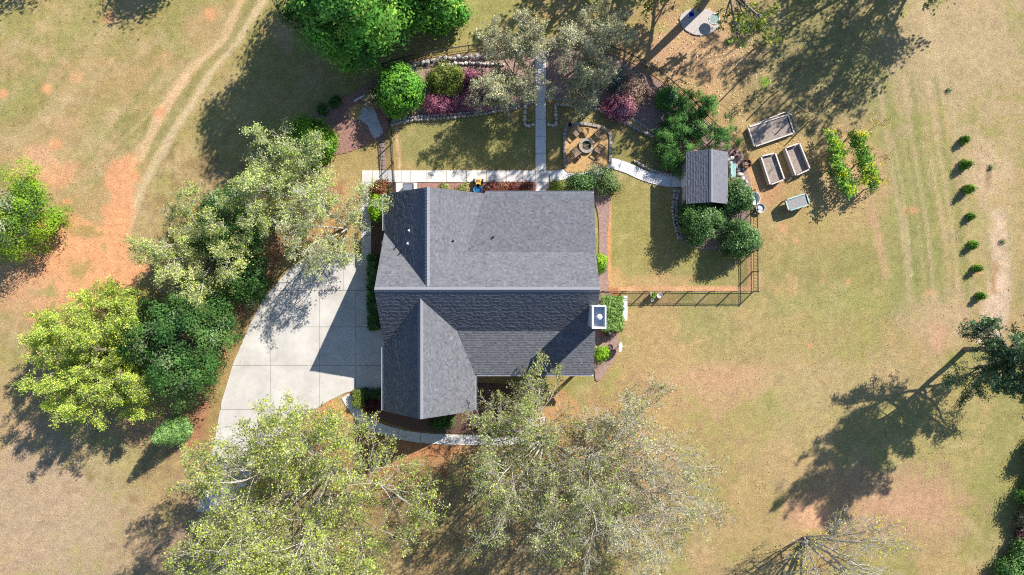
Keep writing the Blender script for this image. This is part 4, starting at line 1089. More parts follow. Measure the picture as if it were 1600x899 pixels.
# ------------------------------------------------------------------ fence of black iron
def fence(label, pts, h=1.2, step=1.76):
    root = thing('iron_fence', label, 'fence')
    P = [M(*p) for p in pts]
    pk = MB(); L = sum(math.hypot(b[0] - a[0], b[1] - a[1]) for a, b in zip(P[:-1], P[1:]))
    for i, (a, b) in enumerate(zip(P[:-1], P[1:])):
        l = math.hypot(b[0] - a[0], b[1] - a[1]); n = max(1, round(l / step)); ang = math.atan2(b[1] - a[1], b[0] - a[0])
        for k in range(n + (i == len(P) - 2)):
            t = k / n; x, y = a[0] + t * (b[0] - a[0]), a[1] + t * (b[1] - a[1])
            MB().box(-.035, .035, -.035, .035, -.1, h + .06, ang, (x, y)).box(-.045, .045, -.045, .045, h + .06, h + .10, ang, (x, y), .3).build('post', DARKM, root)
        for k in range(n):
            t0, t1 = k / n, (k + 1) / n
            p = (a[0] + t0 * (b[0] - a[0]), a[1] + t0 * (b[1] - a[1])); q = (a[0] + t1 * (b[0] - a[0]), a[1] + t1 * (b[1] - a[1]))
            sl_ = math.hypot(q[0] - p[0], q[1] - p[1])
            for z in (.12, h - .16, h - .02):
                MB().box(.037, sl_ - .037, -.016, .016, z, z + .035, ang, p).build('rail', DARKM, root)
            m = max(1, int(sl_ / .115))
            for j in range(1, m):
                s = sl_ * j / m
                pk.box(s - .009, s + .009, -.009, .009, .06, h - .018 if False else h + .0, ang, p)
    o = pk.build('pickets', DARKM, root); o['kind'] = 'stuff'
    return root
fence('black iron fence running along the lawn right of the chimney', [(940, 455.5), (1177, 456)])
fence('black iron fence closing the yard below the right holly', [(1177, 456), (1176, 330), (1172, 300)])
fence('black iron fence behind the right flower bed and dwarf pines', [(858, 66), (905, 66), (953, 80), (984, 93), (1010, 106), (1040, 128), (1066, 150), (1100, 186), (1146, 232)])
fence('black iron fence behind the upper left flower bed', [(601, 107), (633, 97), (666, 90), (699, 84), (733, 79), (780, 74), (832, 68)])
fence('black iron fence crossing the back walkway beside the grill pad', [(601, 107), (606, 150), (611, 192), (617, 286), (618, 308)])

# ------------------------------------------------------------------ stone edgings
def stone_meshes(m, seed):
    out = []
    for s in range(5):
        rn = random.Random(seed + s); b = MB()
        n = 7
        prof = [(.8, -.5), (1.0, -.1), (.92, .25), (.55, .5)]
        vs = []
        for r_, z in prof:
            for i in range(n):
                t = 2 * math.pi * i / n
                q = r_ * rn.uniform(.8, 1.12)
                vs.append((q * math.cos(t) * .5, q * math.sin(t) * .5, z + rn.uniform(-.1, .1)))
        fs = []
        for k in range(3):
            for i in range(n):
                j = (i + 1) % n
                fs.append((k * n + i, k * n + j, (k + 1) * n + j, (k + 1) * n + i))
        fs.append(tuple(range(3 * n, 4 * n)))
        b.add(vs, fs)
        me = b.mesh('stone'); me.materials.append(m)
        out.append(me)
    return out
ST_A, ST_B, ST_C = stone_meshes(STONE, 1), stone_meshes(STONEW, 20), stone_meshes(PAVER2, 40)
def stone_row(label, pts, sz=.30, meshes=ST_A, wob=.06, name='stone_edging', hgt=.26, cat='stone edging', seed=0, rows=1):
    root = thing(name, label, cat)
    rn = random.Random(seed)
    c = [M(*p) for p in smooth_open(pts, 8)]
    L = [0]
    for a, b in zip(c[:-1], c[1:]): L.append(L[-1] + math.hypot(b[0] - a[0], b[1] - a[1]))
    for rw in range(rows):
        s = rn.random() * .1
        while s < L[-1]:
            d = sz * rn.uniform(.7, 1.35)
            i = max(k for k in range(len(L)) if L[k] <= s); i = min(i, len(c) - 2)
            t = (s - L[i]) / (L[i + 1] - L[i] + 1e-9)
            dx, dy = c[i + 1][0] - c[i][0], c[i + 1][1] - c[i][1]; l = math.hypot(dx, dy) + 1e-9
            off = (rw - (rows - 1) / 2) * sz * .95 + rn.uniform(-wob, wob)
            x = c[i][0] + t * dx - dy / l * off; y = c[i][1] + t * dy + dx / l * off
            o = bpy.data.objects.new('stone', rn.choice(meshes)); COL.objects.link(o); o.parent = root
            o.location = (x, y, hgt * .32 + rn.uniform(-.02, .02)); o.rotation_euler = (rn.uniform(-.15, .15), rn.uniform(-.15, .15), rn.random() * 6.3)
            o.scale = (d * 1.15, d * rn.uniform(.75, 1.0) * 1.1, hgt * rn.uniform(.8, 1.3))
            s += d * .98
    return root
stone_row('upper pale stone row behind the olive shrub', [(624, 112), (645, 104), (668, 98), (690, 93), (725, 90), (770, 90)], .36, ST_B, .1, seed=1, hgt=.35)
stone_row('short pale stone row above the small purple shrub', [(690, 104), (712, 101), (745, 100), (790, 102)], .28, ST_B, .05, seed=2, hgt=.3)
stone_row('double stone edging between the left bed and lawn', [(612, 193), (640, 187), (680, 183), (730, 179), (770, 173), (812, 165)], .26, ST_A, .03, seed=3, rows=2)
stone_row('stone edging between the right bed and fire pit lawn', [(868, 163), (900, 167), (935, 172), (965, 185), (995, 202), (1020, 214)], .24, ST_A, .04, seed=4)
stone_row('back stone row of the straw strip in the right bed', [(860, 155), (905, 160), (945, 167), (980, 182), (1020, 207)], .20, ST_A, .05, seed=5)
stone_row('stone box edging left of the garden walkway', [(821, 166), (820, 180), (821, 196), (833, 195)], .26, ST_B, .03, seed=6)
stone_row('stone box edging right of the garden walkway', [(868, 166), (869, 180), (868, 196), (856, 195)], .26, ST_B, .03, seed=7)
stone_row('double stone row left of the shed and largest holly', [(1057, 298), (1054, 320), (1055, 345), (1064, 376)], .26, ST_A, .03, seed=8, rows=2)
stone_row('loose pale rocks heaped behind the shed', [(1143, 246), (1150, 258), (1156, 272), (1162, 290), (1170, 304)], .34, ST_B, .3, seed=9, rows=2, name='rock_pile', cat='rocks', hgt=.3)
stone_row('stone edging between the dwarf pines and curved path', [(990, 252), (1010, 262), (1035, 272), (1060, 274)], .24, ST_A, .05, seed=10)
# fire pit terrace border of blocks
def block_row(label, pts, closed=False, seed=0):
    root = thing('block_edging', label, 'edging')
    rn = random.Random(seed)
    c = [M(*p) for p in smooth_open(pts, 10)]
    L = [0]
    for a, b in zip(c[:-1], c[1:]): L.append(L[-1] + math.hypot(b[0] - a[0], b[1] - a[1]))
    n = int(L[-1] / .36)
    for k in range(n):
        s = L[-1] * (k + .5) / n
        i = min(max(j for j in range(len(L)) if L[j] <= s), len(c) - 2)
        t = (s - L[i]) / (L[i + 1] - L[i] + 1e-9)
        x = c[i][0] + t * (c[i + 1][0] - c[i][0]); y = c[i][1] + t * (c[i + 1][1] - c[i][1])
        a = math.atan2(c[i + 1][1] - c[i][1], c[i + 1][0] - c[i][0])
        w2 = L[-1] / n / 2 - .012
        MB().box(-w2, w2, -.125, .125, -.02, .20 + rn.uniform(-.02, .02), a + rn.uniform(-.04, .04), (x, y), .95).build('block', rn.choice((PAVER2, PAVER2, STONE)), root)
block_row('low block wall bordering the straw fire pit terrace', [(883, 262), (882, 235), (883, 208), (887, 198), (900, 194), (918, 195), (938, 199), (950, 206), (954, 216), (954, 235), (953, 254)])
# fire pit ring
fp = thing('fire_pit', 'round block fire pit in the middle of the straw terrace', 'fire pit', M3(916, 228.5))
for tier in range(2):
    for k in range(12):
        a0 = 2 * math.pi * (k + tier * .5) / 12; b = MB(); m = 4; vs = []
        for z in (tier * .15, tier * .15 + .142):
            for r_ in (.40, .63):
                for j in range(m + 1):
                    a = a0 + (2 * math.pi / 12 - .035) * j / m
                    vs.append((r_ * math.cos(a), r_ * math.sin(a), z))
        q = m + 1
        fs = []
        for j in range(m):
            fs += [(j, j + 1, q + j + 1, q + j)[::-1][::-1], (2 * q + j, 3 * q + j, 3 * q + j + 1, 2 * q + j + 1), (j, 2 * q + j, 2 * q + j + 1, j + 1), (q + j, q + j + 1, 3 * q + j + 1, 3 * q + j)]
        fs += [(0, q, 3 * q, 2 * q), (m, 2 * q + m, 3 * q + m, q + m)]
        b.add(vs, fs).build('block', PAVER2, fp)
MB().lathe([(.39, -.02), (.39, .06), (.2, .09), (.0, .08)], 16).build('ash_bed', ASH, fp)
MB().tube((-.2, -.1, .13), (.22, .12, .15), .05, 6).build('charred_log', BARK, fp)
# chairs around the pit
def chair(label, px, py, face):
    c = thing('garden_chair', label, 'chair', M3(px, py, .045), face, 'wooden chairs around the fire pit')
    c.scale = (.86, .86, .9)
    for k in range(5):
        y = -.28 + k * .14
        MB().box(y - .058, y + .058, -.02, .50, .37, .395).build('seat_slat', CHAIRM, c)
    for k in range(5):
        x = -.26 + k * .13
        b = MB(); b.add([(x - .055, -.02, .38), (x + .055, -.02, .38), (x + .055, -.34, .98), (x - .055, -.34, .98), (x - .055, -.045, .37), (x + .055, -.045, .37), (x + .055, -.365, .97), (x - .055, -.365, .97)],
                        [(0, 1, 2, 3), (7, 6, 5, 4), (0, 4, 5, 1), (2, 6, 7, 3), (1, 5, 6, 2), (0, 3, 7, 4)])
        b.build('back_slat', CHAIRM, c)
    for s in (-1, 1):
        MB().box(s * .37 - .055, s * .37 + .055, -.25, .52, .56, .585).build('armrest', CHAIRM, c)
        MB().box(s * .36 - .02, s * .36 + .02, .42, .50, 0, .56).build('leg', CHAIRM, c)
        MB().box(s * .36 - .02, s * .36 + .02, -.25, -.17, 0, .56).build('leg', CHAIRM, c)
chair('wooden chair at the upper left of the fire pit', 899, 206, R(222 - 0))
chair('wooden chair at the upper right of the fire pit', 938, 208, R(132))
chair('wooden chair at the lower right of the fire pit', 938, 236, R(60))
chair('wooden chair at the lower left of the fire pit beside the maroon pot', 897, 241, R(-50))
def pot(label, px, py, r, h, m, soil=SOIL, name='plant_pot', cat='pot', z=.03, n=16, rim=.03, group=None):
    o = thing(name, label, cat, M3(px, py, z), 0, group)
    MB().lathe([(r * .72, 0), (r, h), (r, h + .0), (r - rim, h), (r - rim - .01, h * .8)], n).build('body', m, o)
    if soil: MB().lathe([(r - rim - .012, h * .78), (.0, h * .82)], n).build('soil', soil, o)
    return o
pot('maroon glazed pot beside the lower left chair', 904, 247, .17, .4, MAROON, ASH)
pot('black pot in the top left corner of the terrace', 890, 196.5, .16, .42, BLACKR, ASH)
o = thing('side_table', 'tiny wooden table above the fire pit ring', 'table', M3(915, 206, .045))
MB().box(-.22, .22, -.2, .2, .38, .41).build('table_top', STRAW, o)
for sx in (-.18, .18):
    for sy in (-.16, .16): MB().box(sx - .02, sx + .02, sy - .02, sy + .02, 0, .38).build('leg', CHAIRM, o)

# ------------------------------------------------------------------ pavers by the left gate
st = structure_root('stepping_pavers')
MB().prism([M(592, 214), M(600, 213), M(601, 222), M(593, 223)], -.03, .06).build('paver', mat('dark paver', (.20, .13, .12), .9, .15, 6), st)
for r_ in range(6):
    for c_ in range(2):
        x, y = 592.6 + c_ * 4.4 + r_ * .25, 224 + r_ * 7.0
        MB().prism([M(x, y), M(x + 3.8, y), M(x + 3.8, y + 6.2), M(x, y + 6.2)], -.03, .055 + rnd.uniform(-.01, .01)).build('paver', PAVER, st)
o = MB().box(-.7, .7, -.07, .07, .05, .10).build('plank', WHITE, None, M3(565, 152)); o.rotation_euler = (0, 0, R(30)); tag(o, 'white board lying on the shaded mulch by the bright tree', 'board')

# ------------------------------------------------------------------ raised beds
def raised_bed(label, top, h, soil_drop, posts=True, zscale=None):
    # corners are given as seen at rim height; bring them back to plan metres
    k = (CAM_H - h) / CAM_H
    P = [((x - 800) / G * k, (449.5 - y) / G * k) for x, y in top]
    cx = sum(p[0] for p in P) / 4; cy = sum(p[1] for p in P) / 4
    root = thing('raised_bed', label, 'raised bed', (cx, cy, 0), 0, 'timber raised beds on the right lawn')
    Q = [(p[0] - cx, p[1] - cy) for p in P]
    th = .07
    for i in range(4):
        a, b = Vector(Q[i]), Vector(Q[(i + 1) % 4]); d = (b - a); L = d.length; ang = math.atan2(d.y, d.x)
        nb = 2 if h < .4 else 3
        for j in range(nb):
            z0, z1 = h * j / nb + (.004 if j else -.05), h * (j + 1) / nb
            ins = th if i % 2 else 0
            MB().box(ins + .002, L - ins - .002, -th - .002 * (j % 2), -.002 * (j % 2) if False else 0, z0, z1, ang, tuple(a)).build('board', WOOD, root)
        MB().box(ins + .004, L - ins - .004, -.085, .015, h + .003, h + .03, ang, tuple(a)).build('cap_board', CAPW, root)
    MB().prism([(q[0] * .955, q[1] * .955) for q in Q], -.02, h - soil_drop).build('soil', SOIL, root)
    return root, Q
rb, Q = raised_bed('wide low raised bed full of bare soil with loose netting', [(1170, 199.5), (1179.5, 228.5), (1240, 207.5), (1231, 180)], .32, .05)
b = MB()
pts = [(Q[0][0] + .05, Q[0][1] + .12, .36), ((Q[0][0] + Q[3][0]) / 2, (Q[0][1] + Q[3][1]) / 2 + .22, .42), (Q[3][0] - .1, Q[3][1] + .28, .40), (Q[3][0] + .45, Q[3][1] + .1, .30), (Q[3][0] + .72, Q[3][1] - .6, .22), (Q[2][0] + .45, Q[2][1] + .5, .22), (Q[2][0] + .3, Q[2][1] + .1, .28), (Q[2][0], Q[2][1] - .05, .34)]
pts2 = [tuple(p) + (0,) for p in smooth_open([(p[0], p[1]) for p in pts], 5)]
pts3 = [(p[0], p[1], .30 + .06 * math.sin(i * .5)) for i, p in enumerate(pts2)]
b.path(pts3, .018, 5)
b.path([(p[0] * .985, p[1] * .985, .05) for p in pts3], .012, 4)
for i in range(len(pts3) - 1):
    b.tube(pts3[i], (pts3[i][0] * .985, pts3[i][1] * .985, .05), .006, 3); b.tube(pts3[i], (pts3[i + 1][0] * .985, pts3[i + 1][1] * .985, .05), .006, 3)
b.build('netting_wire', STEEL, rb)
rb, Q = raised_bed('tall raised bed with a dead stalk lying in it', [(1190, 245), (1204, 288), (1225, 280), (1211, 240)], .56, .20)
b = MB().path([(-.25, -.35, .45), (0, .0, .5), (.35, .3, .55)], .02, 5); b.tube((0, 0, .5), (-.1, -.3, .47), .012, 4)
b.build('dead_stalk', BARK, rb)
rb, Q = raised_bed('tall raised bed nearest the vines with sunken pale soil', [(1228, 232), (1244, 273.6), (1265, 264), (1249, 224.5)], .58, .34)
k = (CAM_H - .85) / CAM_H
top = [(1228, 313), (1233, 329), (1264.6, 319), (1259.6, 303)]
Pq = [((x - 800) / G * k, (449.5 - y) / G * k) for x, y in top]
cx = sum(p[0] for p in Pq) / 4; cy = sum(p[1] for p in Pq) / 4
pl = thing('planter_table', 'raised planter on red legs with a pale teal rim', 'planter', (cx, cy, 0))
Q = [(p[0] - cx, p[1] - cy) for p in Pq]
for i in range(4):
    a, b_ = Vector(Q[i]), Vector(Q[(i + 1) % 4]); d = b_ - a; ang = math.atan2(d.y, d.x); ins = .05 if i % 2 else 0
    MB().box(ins + .002, d.length - ins - .002, -.05, 0, .55, .85, ang, tuple(a)).build('board', WOODR, pl)
    MB().box(ins + .062, d.length - ins - .062, -.075, .02, .851, .88, ang, tuple(a)).build('rim', TEAL, pl)
    MB().box(-.05, .05, -.05, .05, 0, .56, ang, (Q[i][0] * .93, Q[i][1] * .90)).build('leg', WOODR, pl)
MB().prism([(q[0] * .94, q[1] * .92) for q in Q], .52, .80).build('soil', mat('grey potting soil', (.13, .125, .12), .95, .6, 14, .02, 30, col2=(.42, .41, .40)), pl)

# ------------------------------------------------------------------ things around the shed
bp = thing('barrel_planter', 'rusty round barrel planter beside the raised beds', 'planter', M3(1164, 257.5))
MB().lathe([(.36, 0), (.39, .25), (.385, .55), (.34, .55), (.33, .38)], 22).build('body', RUST, bp)
MB().lathe([(.33, .37), (.0, .40)], 22).build('soil', SOIL, bp)
MB().box(-.36, .36, -.02, .02, .52, .54).box(-.02, .02, -.36, -.021, .52, .54).box(-.02, .02, .021, .36, .52, .54).build('cross_bar', RUST, bp)
pot('dark pot behind the shed corner', 1146, 240, .16, .3, BLACKR, ASH)
pot('smaller dark pot below the shed corner pot', 1150, 245.5, .11, .22, RUST, ASH)
o = thing('potting_rack', 'pale teal metal rack against the shed wall', 'rack', M3(1141.5, 268))
for z in (.3, .62):
    for kx in range(4): MB().box(-.16 + kx * .1, -.08 + kx * .1, -.55, .55, z, z + .025).build('slat', TEAL, o)
for sx in (-.15, .2):
    for sy in (-.5, .5): MB().box(sx - .02, sx + .02, sy - .02, sy + .02, 0, .62 if False else .645).build('leg', TEAL, o)
tb = thing('tub', 'white plastic tub with a green watering can inside', 'tub', M3(1177, 311))
MB().lathe([(.40, 0), (.46, .28), (.49, .30), (.47, .31), (.43, .28), (.38, .06), (.0, .05)], 24, sx=1.0, sy=1.15).build('body', WHITE, tb)
wc = thing('watering_can', 'green watering can lying inside the white tub', 'watering can', M3(1176, 312, .10))
MB().lathe([(.13, 0), (.12, .2), (.05, .22)], 14).build('body', GREENP, wc)
MB().tube((.1, .05, .08), (.30, .2, .26), .022, 6).build('spout', GREENP, wc)
MB().path([(-.1, -.03, .05), (-.22, -.1, .12), (-.2, -.1, .22), (-.06, -.02, .22)], .014, 5).build('handle', GREENP, wc)
bk = thing('bucket', 'pale grey bucket of gravel beside the white tub', 'bucket', M3(1186, 326))
MB().lathe([(.30, 0), (.37, .36), (.39, .37), (.35, .36), (.33, .22)], 22).build('body', mat('pale bucket', (.52, .55, .60), .4, .05, 4), bk)
MB().lathe([(.33, .22), (.0, .27)], 22).build('gravel_fill', GRAV, bk)
# white pots at the fence
GW = 'white pots at the fence'
p1 = pot('white pot holding a green plant at the fence', 1018.5, 461, .24, .5, WHITE, SOIL, group=GW)
rng = np.random.default_rng(5)
n = 220
V, F, C = leafcloud(rng, rng.normal(0, .09, (n, 3)) + np.array([0, 0, .72]), rng.normal(0, .6, (n, 3)) + np.array([0, 0, 1]), np.full(n, .06), palette(rng, n, P_LIME))
link('plant', quad_mesh('plant', V, F, C), LEAF, p1)
pot('white pot with bare soil at the fence', 1029, 462, .23, .42, WHITE, mat('dry soil', (.40, .36, .33), .95, .2, 9), group=GW)
pot('small white pot below the two large ones', 1018, 469, .14, .28, WHITE, ASH, group=GW)
# bench pad right of the hedge, ball
bn = thing('bench', 'white bench standing right of the clipped hedge', 'bench', M3(974, 481.5))
MB().box(-.26, .26, -1.02, 1.02, .38, .44).build('seat', mat('white concrete', (.78, .78, .77), .7, .03, 4), bn)
for y in (-.75, .75): MB().box(-.2, .2, y - .1, y + .1, 0, .38).build('support', WHITE, bn)
o = MB().lathe([(.0, 0), (.10, .035), (.13, .12), (.10, .205), (0, .24)], 16).build('ball', SKYBLUE, None, M3(972.5, 482, .44), smooth=True); tag(o, 'light blue ball resting on the white bench', 'ball')
# grill, fire bowl and dish
gr = thing('grill', 'black round kettle grill below the clipped hedge', 'grill', M3(949.5, 521))
MB().lathe([(.02, .55), (.2, .60), (.27, .75), (.27, .80), (.2, .95), (.0, 1.02)], 18).build('bowl', DARKM, gr, smooth=True)
for a in (90, 210, 330): MB().tube((.1 * math.cos(R(a)), .1 * math.sin(R(a)), .6), (.32 * math.cos(R(a)), .32 * math.sin(R(a)), 0), .015, 5).build('leg', DARKM, gr)
MB().box(.28, .55, -.12, .12, .72, .74).build('side_shelf', WOODR, gr)
fb = thing('wood_chair', 'red brown wooden chair against the wall under the chimney', 'chair', M3(940.5, 520))
MB().box(-.25, .25, -.25, .25, .42, .45).build('seat', WOODR, fb)
MB().box(-.25, .25, .251, .28, .42, .95).build('backrest', WOODR, fb)
for sx in (-.22, .22):
    for sy in (-.22, .22): MB().box(sx - .02, sx + .02, sy - .02, sy + .02, 0, .42).build('leg', WOODR, fb)
fb = thing('fire_bowl', 'dark bowl planter beside the satellite dish', 'bowl', M3(952.5, 542.5))
MB().lathe([(.14, 0), (.26, .28), (.24, .28), (.15, .12), (.0, .10)], 18).build('bowl', RUST, fb)
MB().lathe([(.2, .2), (.0, .22)], 14).build('soil', ASH, fb)
sd_ = thing('satellite_dish', 'white satellite dish on a short mast at the lawn edge', 'satellite dish', M3(966, 541))
MB().tube((0, 0, 0), (0, 0, .7), .03, 8).build('mast', STEEL, sd_)
b = MB().lathe([(.0, 0), (.15, .015), (.28, .05), (.40, .12), (.41, .13), (.28, .065), (.0, .02)], 24)
d_ = b.build('dish', WHITE, sd_, (-.05, 0, .8)); d_.rotation_euler = (R(-8), R(62), R(-12))
MB().path([(-.02, 0, .72), (.42, .05, .80), (.44, .05, .86)], .015, 5).build('feed_arm', WHITE, sd_)
sd2 = thing('satellite_dish', 'small grey satellite dish on the left wall of the house', 'satellite dish', (-10.0, 3.55, 2.3))
MB().tube((.28, 0, -.1), (-.1, 0, .2), .025, 8).build('mast', STEEL, sd2)
d_ = MB().lathe([(.0, 0), (.15, .015), (.25, .06), (.26, .07), (.0, .02)], 20).build('dish', PAN, sd2, (-.18, 0, .3)); d_.rotation_euler = (0, R(-35), 0)
# grill cart on pad and ride-on toy
gc_ = thing('grill_cart', 'grey grill cart with a black hood on the white pad', 'grill', M3(640, 294.5, .04))
MB().box(-.42, .42, -.22, .22, .12, .8).build('cabinet', STEEL, gc_)
MB().box(-.45, .45, -.28, .30, .80, 1.05, 0, (0, 0), .82).build('hood', DARKM, gc_)
MB().box(-.38, .38, -.30, .18, 1.051, 1.08, 0, (0, 0), .95).build('hood_panel', STEEL, gc_)
for sx in (-.35, .35): MB().tube((sx - .03, .15, .06), (sx + .03, .15, .06), .07, 12).build('wheel', BLACKR, gc_)
ry = thing('ride_on_toy', 'blue and yellow ride on toy with black wheels at the walkway', 'ride-on toy', M3(747.5, 292, .03))
MB().box(-.22, .22, .05, .62, .25, .55, 0, (0, 0), .8).build('hood', YELLOW, ry)
MB().box(-.16, .16, .30, .50, .551, .58).build('hood_top', WOODR, ry)
MB().lathe([(.30, .25), (.36, .5), (.30, .52), (.24, .36), (0, .34)], 18, (0, -.32, 0), 1.15, .85).build('body', SKYBLUE, ry)
MB().box(-.15, .15, -.5, -.25, .36, .50).build('seat', SKYBLUE, ry)
MB().lathe([(.13, .60), (.15, .615), (.13, .63), (.11, .615), (.13, .60)], 16, (0, .0, 0)).build('steering_wheel', BLACKR, ry)
for sx, sy, rr_ in ((-.36, .42, .2), (.36, .42, .2), (-.42, -.3, .24), (.42, -.3, .24)):
    wo = MB().tube((sx - .07, sy, rr_), (sx + .07, sy, rr_), rr_, 16).build('wheel', BLACKR, ry)
    MB().tube((sx - .075, sy, rr_), (sx + .075, sy, rr_), rr_ * .45, 12).build('hub', YELLOW, wo)
MB().box(.33, .37, -.6, -.2, .45, .9).build('flag_pole', REDP, ry)
# swings hanging from the sweetgum
sw = thing('toddler_swing', 'blue bucket swing hanging beside the sweetgum trunk', 'swing', M3(1076.5, 29, .55))
MB().box(-.18, .18, -.17, .17, 0, .05).build('seat', BLUE, sw)
MB().box(-.20, .20, .14, .18, .051, .42).build('backrest', BLUE, sw)
for s in (-1, 1): MB().box(s * .2 - .02, s * .2 + .02, -.17, .139, .051, .25).build('side', BLUE, sw)
MB().box(-.18, .18, -.19, -.15, .18, .30).build('front_guard', BLUE, sw)
for s in (-1, 1): MB().tube((s * .2, .1, .25), (s * .1, .3, 5.0), .012, 4).build('rope', YELLOW, sw)
ss = thing('saucer_swing', 'round green saucer swing with a white rim over the gravel', 'swing', M3(1112, 35, .65))
MB().lathe([(.42, 0), (.42, .03), (0, .035)], 28).build('net_seat', mat('grey green net', (.17, .22, .20), .8, .3, 20, col2=(.34, .40, .37)), ss)
b = MB(); n = 28
for i in range(n): b.tube((.44 * math.cos(2 * math.pi * i / n), .44 * math.sin(2 * math.pi * i / n), .03), (.44 * math.cos(2 * math.pi * (i + 1) / n), .44 * math.sin(2 * math.pi * (i + 1) / n), .03), .04, 6)
b.build('rim', mat('pale rim foam', (.66, .70, .66), .6, .05, 4), ss)
for i in range(5):
    a = i * 1.3 + .3; MB().tube((.44 * math.cos(a), .44 * math.sin(a), .03), (.44 * math.cos(a + .35), .44 * math.sin(a + .35), .03), .05, 8).build('rim_band', PINKP if i % 2 else GREENP, ss)
for i in range(4):
    a = i * math.pi / 2 + .6; MB().tube((.42 * math.cos(a), .42 * math.sin(a), .05), (-.3, .3, 5.2), .009, 4).build('rope', WHITE, ss)

# ------------------------------------------------------------------ grape vines and wire trellis
def vine_row(label, pts, h, seed, pal):
    root = thing('grape_vine', label, 'grape vine', (0, 0, 0), 0, 'grape vine rows on posts')
    rng = np.random.default_rng(seed)
    P = [np.array(M(*p)) for p in pts]
    for p in P:
        MB().tube((p[0], p[1], -.1), (p[0], p[1], h + .1), .05, 8).build('post', WOOD, root)
    for z in (h, h * .62):
        MB().path([(p[0], p[1], z) for p in P], .008, 4).build('wire', STEEL, root)
    cl = []
    for a, b in zip(P[:-1], P[1:]):
        for k in range(40):
            t = rng.random(); c = a + (b - a) * t
            cl.append((c[0] + rng.normal(0, .3), c[1] + rng.normal(0, .25), h + rng.normal(-.15, .22)))
    cl = np.array(cl); per = 46
    ci = np.repeat(np.arange(len(cl)), per); N = len(ci)
    c = cl[ci] + rng.normal(0, .17, (N, 3)) * np.array([1, 1, .9]); c[:, 2] = np.maximum(c[:, 2], .2)
    V, F, C = leafcloud(rng, c, rng.normal(0, .6, (N, 3)) + np.array([0, 0, 1.]), .075 * rng.uniform(.7, 1.3, N), palette(rng, N, pal, ci, .12), .8)
    link('foliage', quad_mesh('foliage', V, F, C), LEAF, root)
    b = MB()
    for p in P[:-1] if len(P) > 2 else P:
        b.path([(p[0] + .15, p[1], -.02), (p[0] + .1, p[1] + .05, h * .5), (p[0], p[1], h)], .025, 5)
    b.build('vine_stem', BARK, root)
P_VINE = [((.15, .29, .045), 4), ((.25, .38, .05), 3), ((.40, .45, .03), 1.3), ((.07, .15, .03), 2.5)]
vine_row('grape vine row nearest the raised beds', [(1287, 216), (1300, 258), (1312, 302)], 1.6, 1, P_VINE)
vine_row('yellower grape vine row further from the raised beds', [(1324, 216), (1338, 256), (1351, 296)], 1.6, 2, [((.13, .25, .045), 3.5), ((.24, .34, .04), 3), ((.42, .44, .03), 2), ((.07, .14, .03), 2)])
tr = thing('wire_trellis', 'wire strung between wooden posts above the large raised bed', 'trellis')
tp = [(1158, 125), (1203, 152), (1240, 181), (1262, 192)]
for p in tp:
    x, y = M(*p); MB().tube((x, y, -.1), (x, y, 2.0), .05, 8).build('post', WOODR, tr)
MB().path([M3(p[0], p[1], 1.95) for p in tp], .007, 4).build('wire', WOOD, tr)
x, y = M(1182, 140)
rng = np.random.default_rng(8); n = 160
V, F, C = leafcloud(rng, rng.normal(0, .22, (n, 3)) + np.array([x, y, 1.9]), rng.normal(0, .6, (n, 3)) + np.array([0, 0, 1]), np.full(n, .07), palette(rng, n, P_LIME))
link('vine', quad_mesh('vine', V, F, C), LEAF, tr)
GPO = 'lone wooden posts on the shaded lawn'
for px, py, h, lb in ((1172, 83, 1.8, 'lone wooden post right of the sweetgum shadow'), (1244, 110, 1.3, 'lone wooden post in the oak shade'), (1308, 150, 1.4, 'lone wooden post at the edge of the oak shade')):
    x, y = M(px, py); o = MB().tube((0, 0, -.1), (0, 0, h), .055, 8).build('post', WOODR, None, (x, y, 0)); tag(o, lb, 'post', GPO)

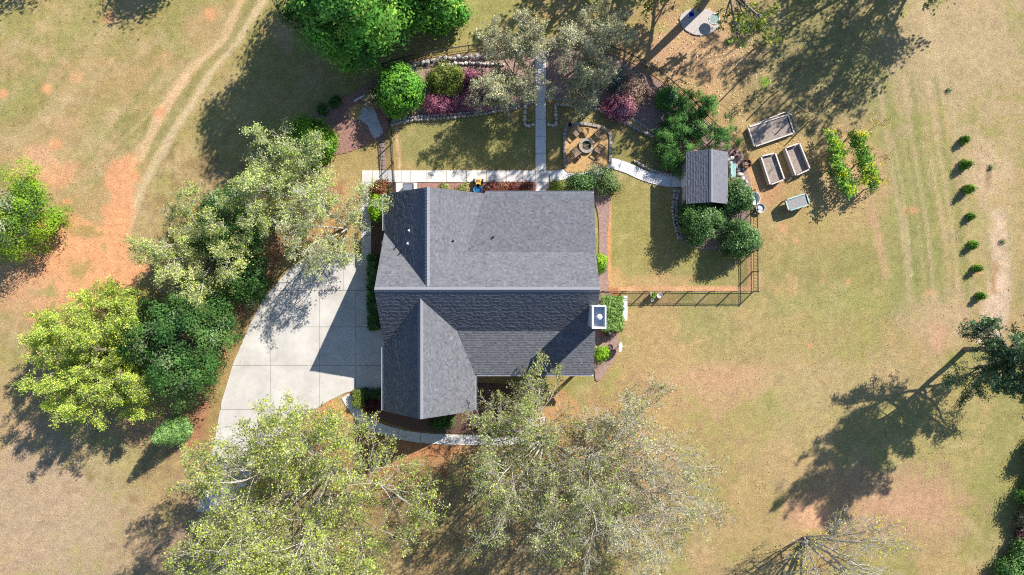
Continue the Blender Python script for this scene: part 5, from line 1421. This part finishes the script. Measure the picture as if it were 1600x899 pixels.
# ------------------------------------------------------------------ fallen leaves
rng = np.random.default_rng(77)
n = 1900
lx = np.concatenate([rng.normal(1130, 70, n // 2), rng.uniform(1010, 1370, n // 2)]); ly = np.concatenate([rng.normal(80, 60, n // 2), rng.uniform(0, 260, n // 2)])
for bx_, by_, r_, m_ in ((500, 760, 95, 600), (860, 720, 90, 600), (960, 740, 80, 500), (450, 400, 50, 60), (560, 710, 80, 250), (340, 500, 50, 100), (880, 150, 60, 300)):
    lx = np.concatenate([lx, rng.normal(bx_, r_, m_)]); ly = np.concatenate([ly, rng.normal(by_, r_ * .7, m_)])
inside = (lx > 585) & (lx < 940) & (ly > 290) & (ly < 655)
lx, ly = lx[~inside], ly[~inside]
ok = (ly > -40) & ~((lx > 1070) & (lx < 1142) & (ly > 228)); lx, ly = lx[ok], ly[ok]; n = len(lx)
c = np.stack([(lx - 800) / G, (449.5 - ly) / G, np.full(n, .045)], 1)
V, F, C = leafcloud(rng, c, rng.normal(0, .25, (n, 3)) + np.array([0, 0, 1]), rng.uniform(.03, .07, n), palette(rng, n, [((.62, .50, .30), 3), ((.50, .36, .12), 2), ((.70, .62, .48), 2), ((.30, .15, .07), 1)]), .7)
o = link('fallen_leaves', quad_mesh('fallen_leaves', V, F, C), LEAF); o['kind'] = 'stuff'
# ------------------------------------------------------------------ loose blades and weed leaves on the lawns (stuff)
rng = np.random.default_rng(91)
n = 16000
tx = rng.uniform(-44, 44, n); ty = rng.uniform(-25.5, 25.5, n)
pxs = tx * G + 800; pys = 449.5 - ty * G
ok = rng.random(n) < sstep(.42, .7, fbm(tx, ty, .5, 4, 12))
ok &= (pxs < 300) | (pxs > 1290) | ((pxs > 960) & (pys > 470))
tx, ty = tx[ok], ty[ok]; n = len(tx)
c = np.stack([tx, ty, rng.uniform(.01, .03, n)], 1)
V, F, C = leafcloud(rng, c, rng.normal(0, .22, (n, 3)) + np.array([.15, .15, 1]), rng.uniform(.03, .075, n), palette(rng, n, [((.20, .20, .07), 3), ((.34, .27, .14), 3), ((.14, .16, .05), 2)]), .4)
o = link('grass', quad_mesh('grass', V, F, C), LEAF); o['kind'] = 'stuff'
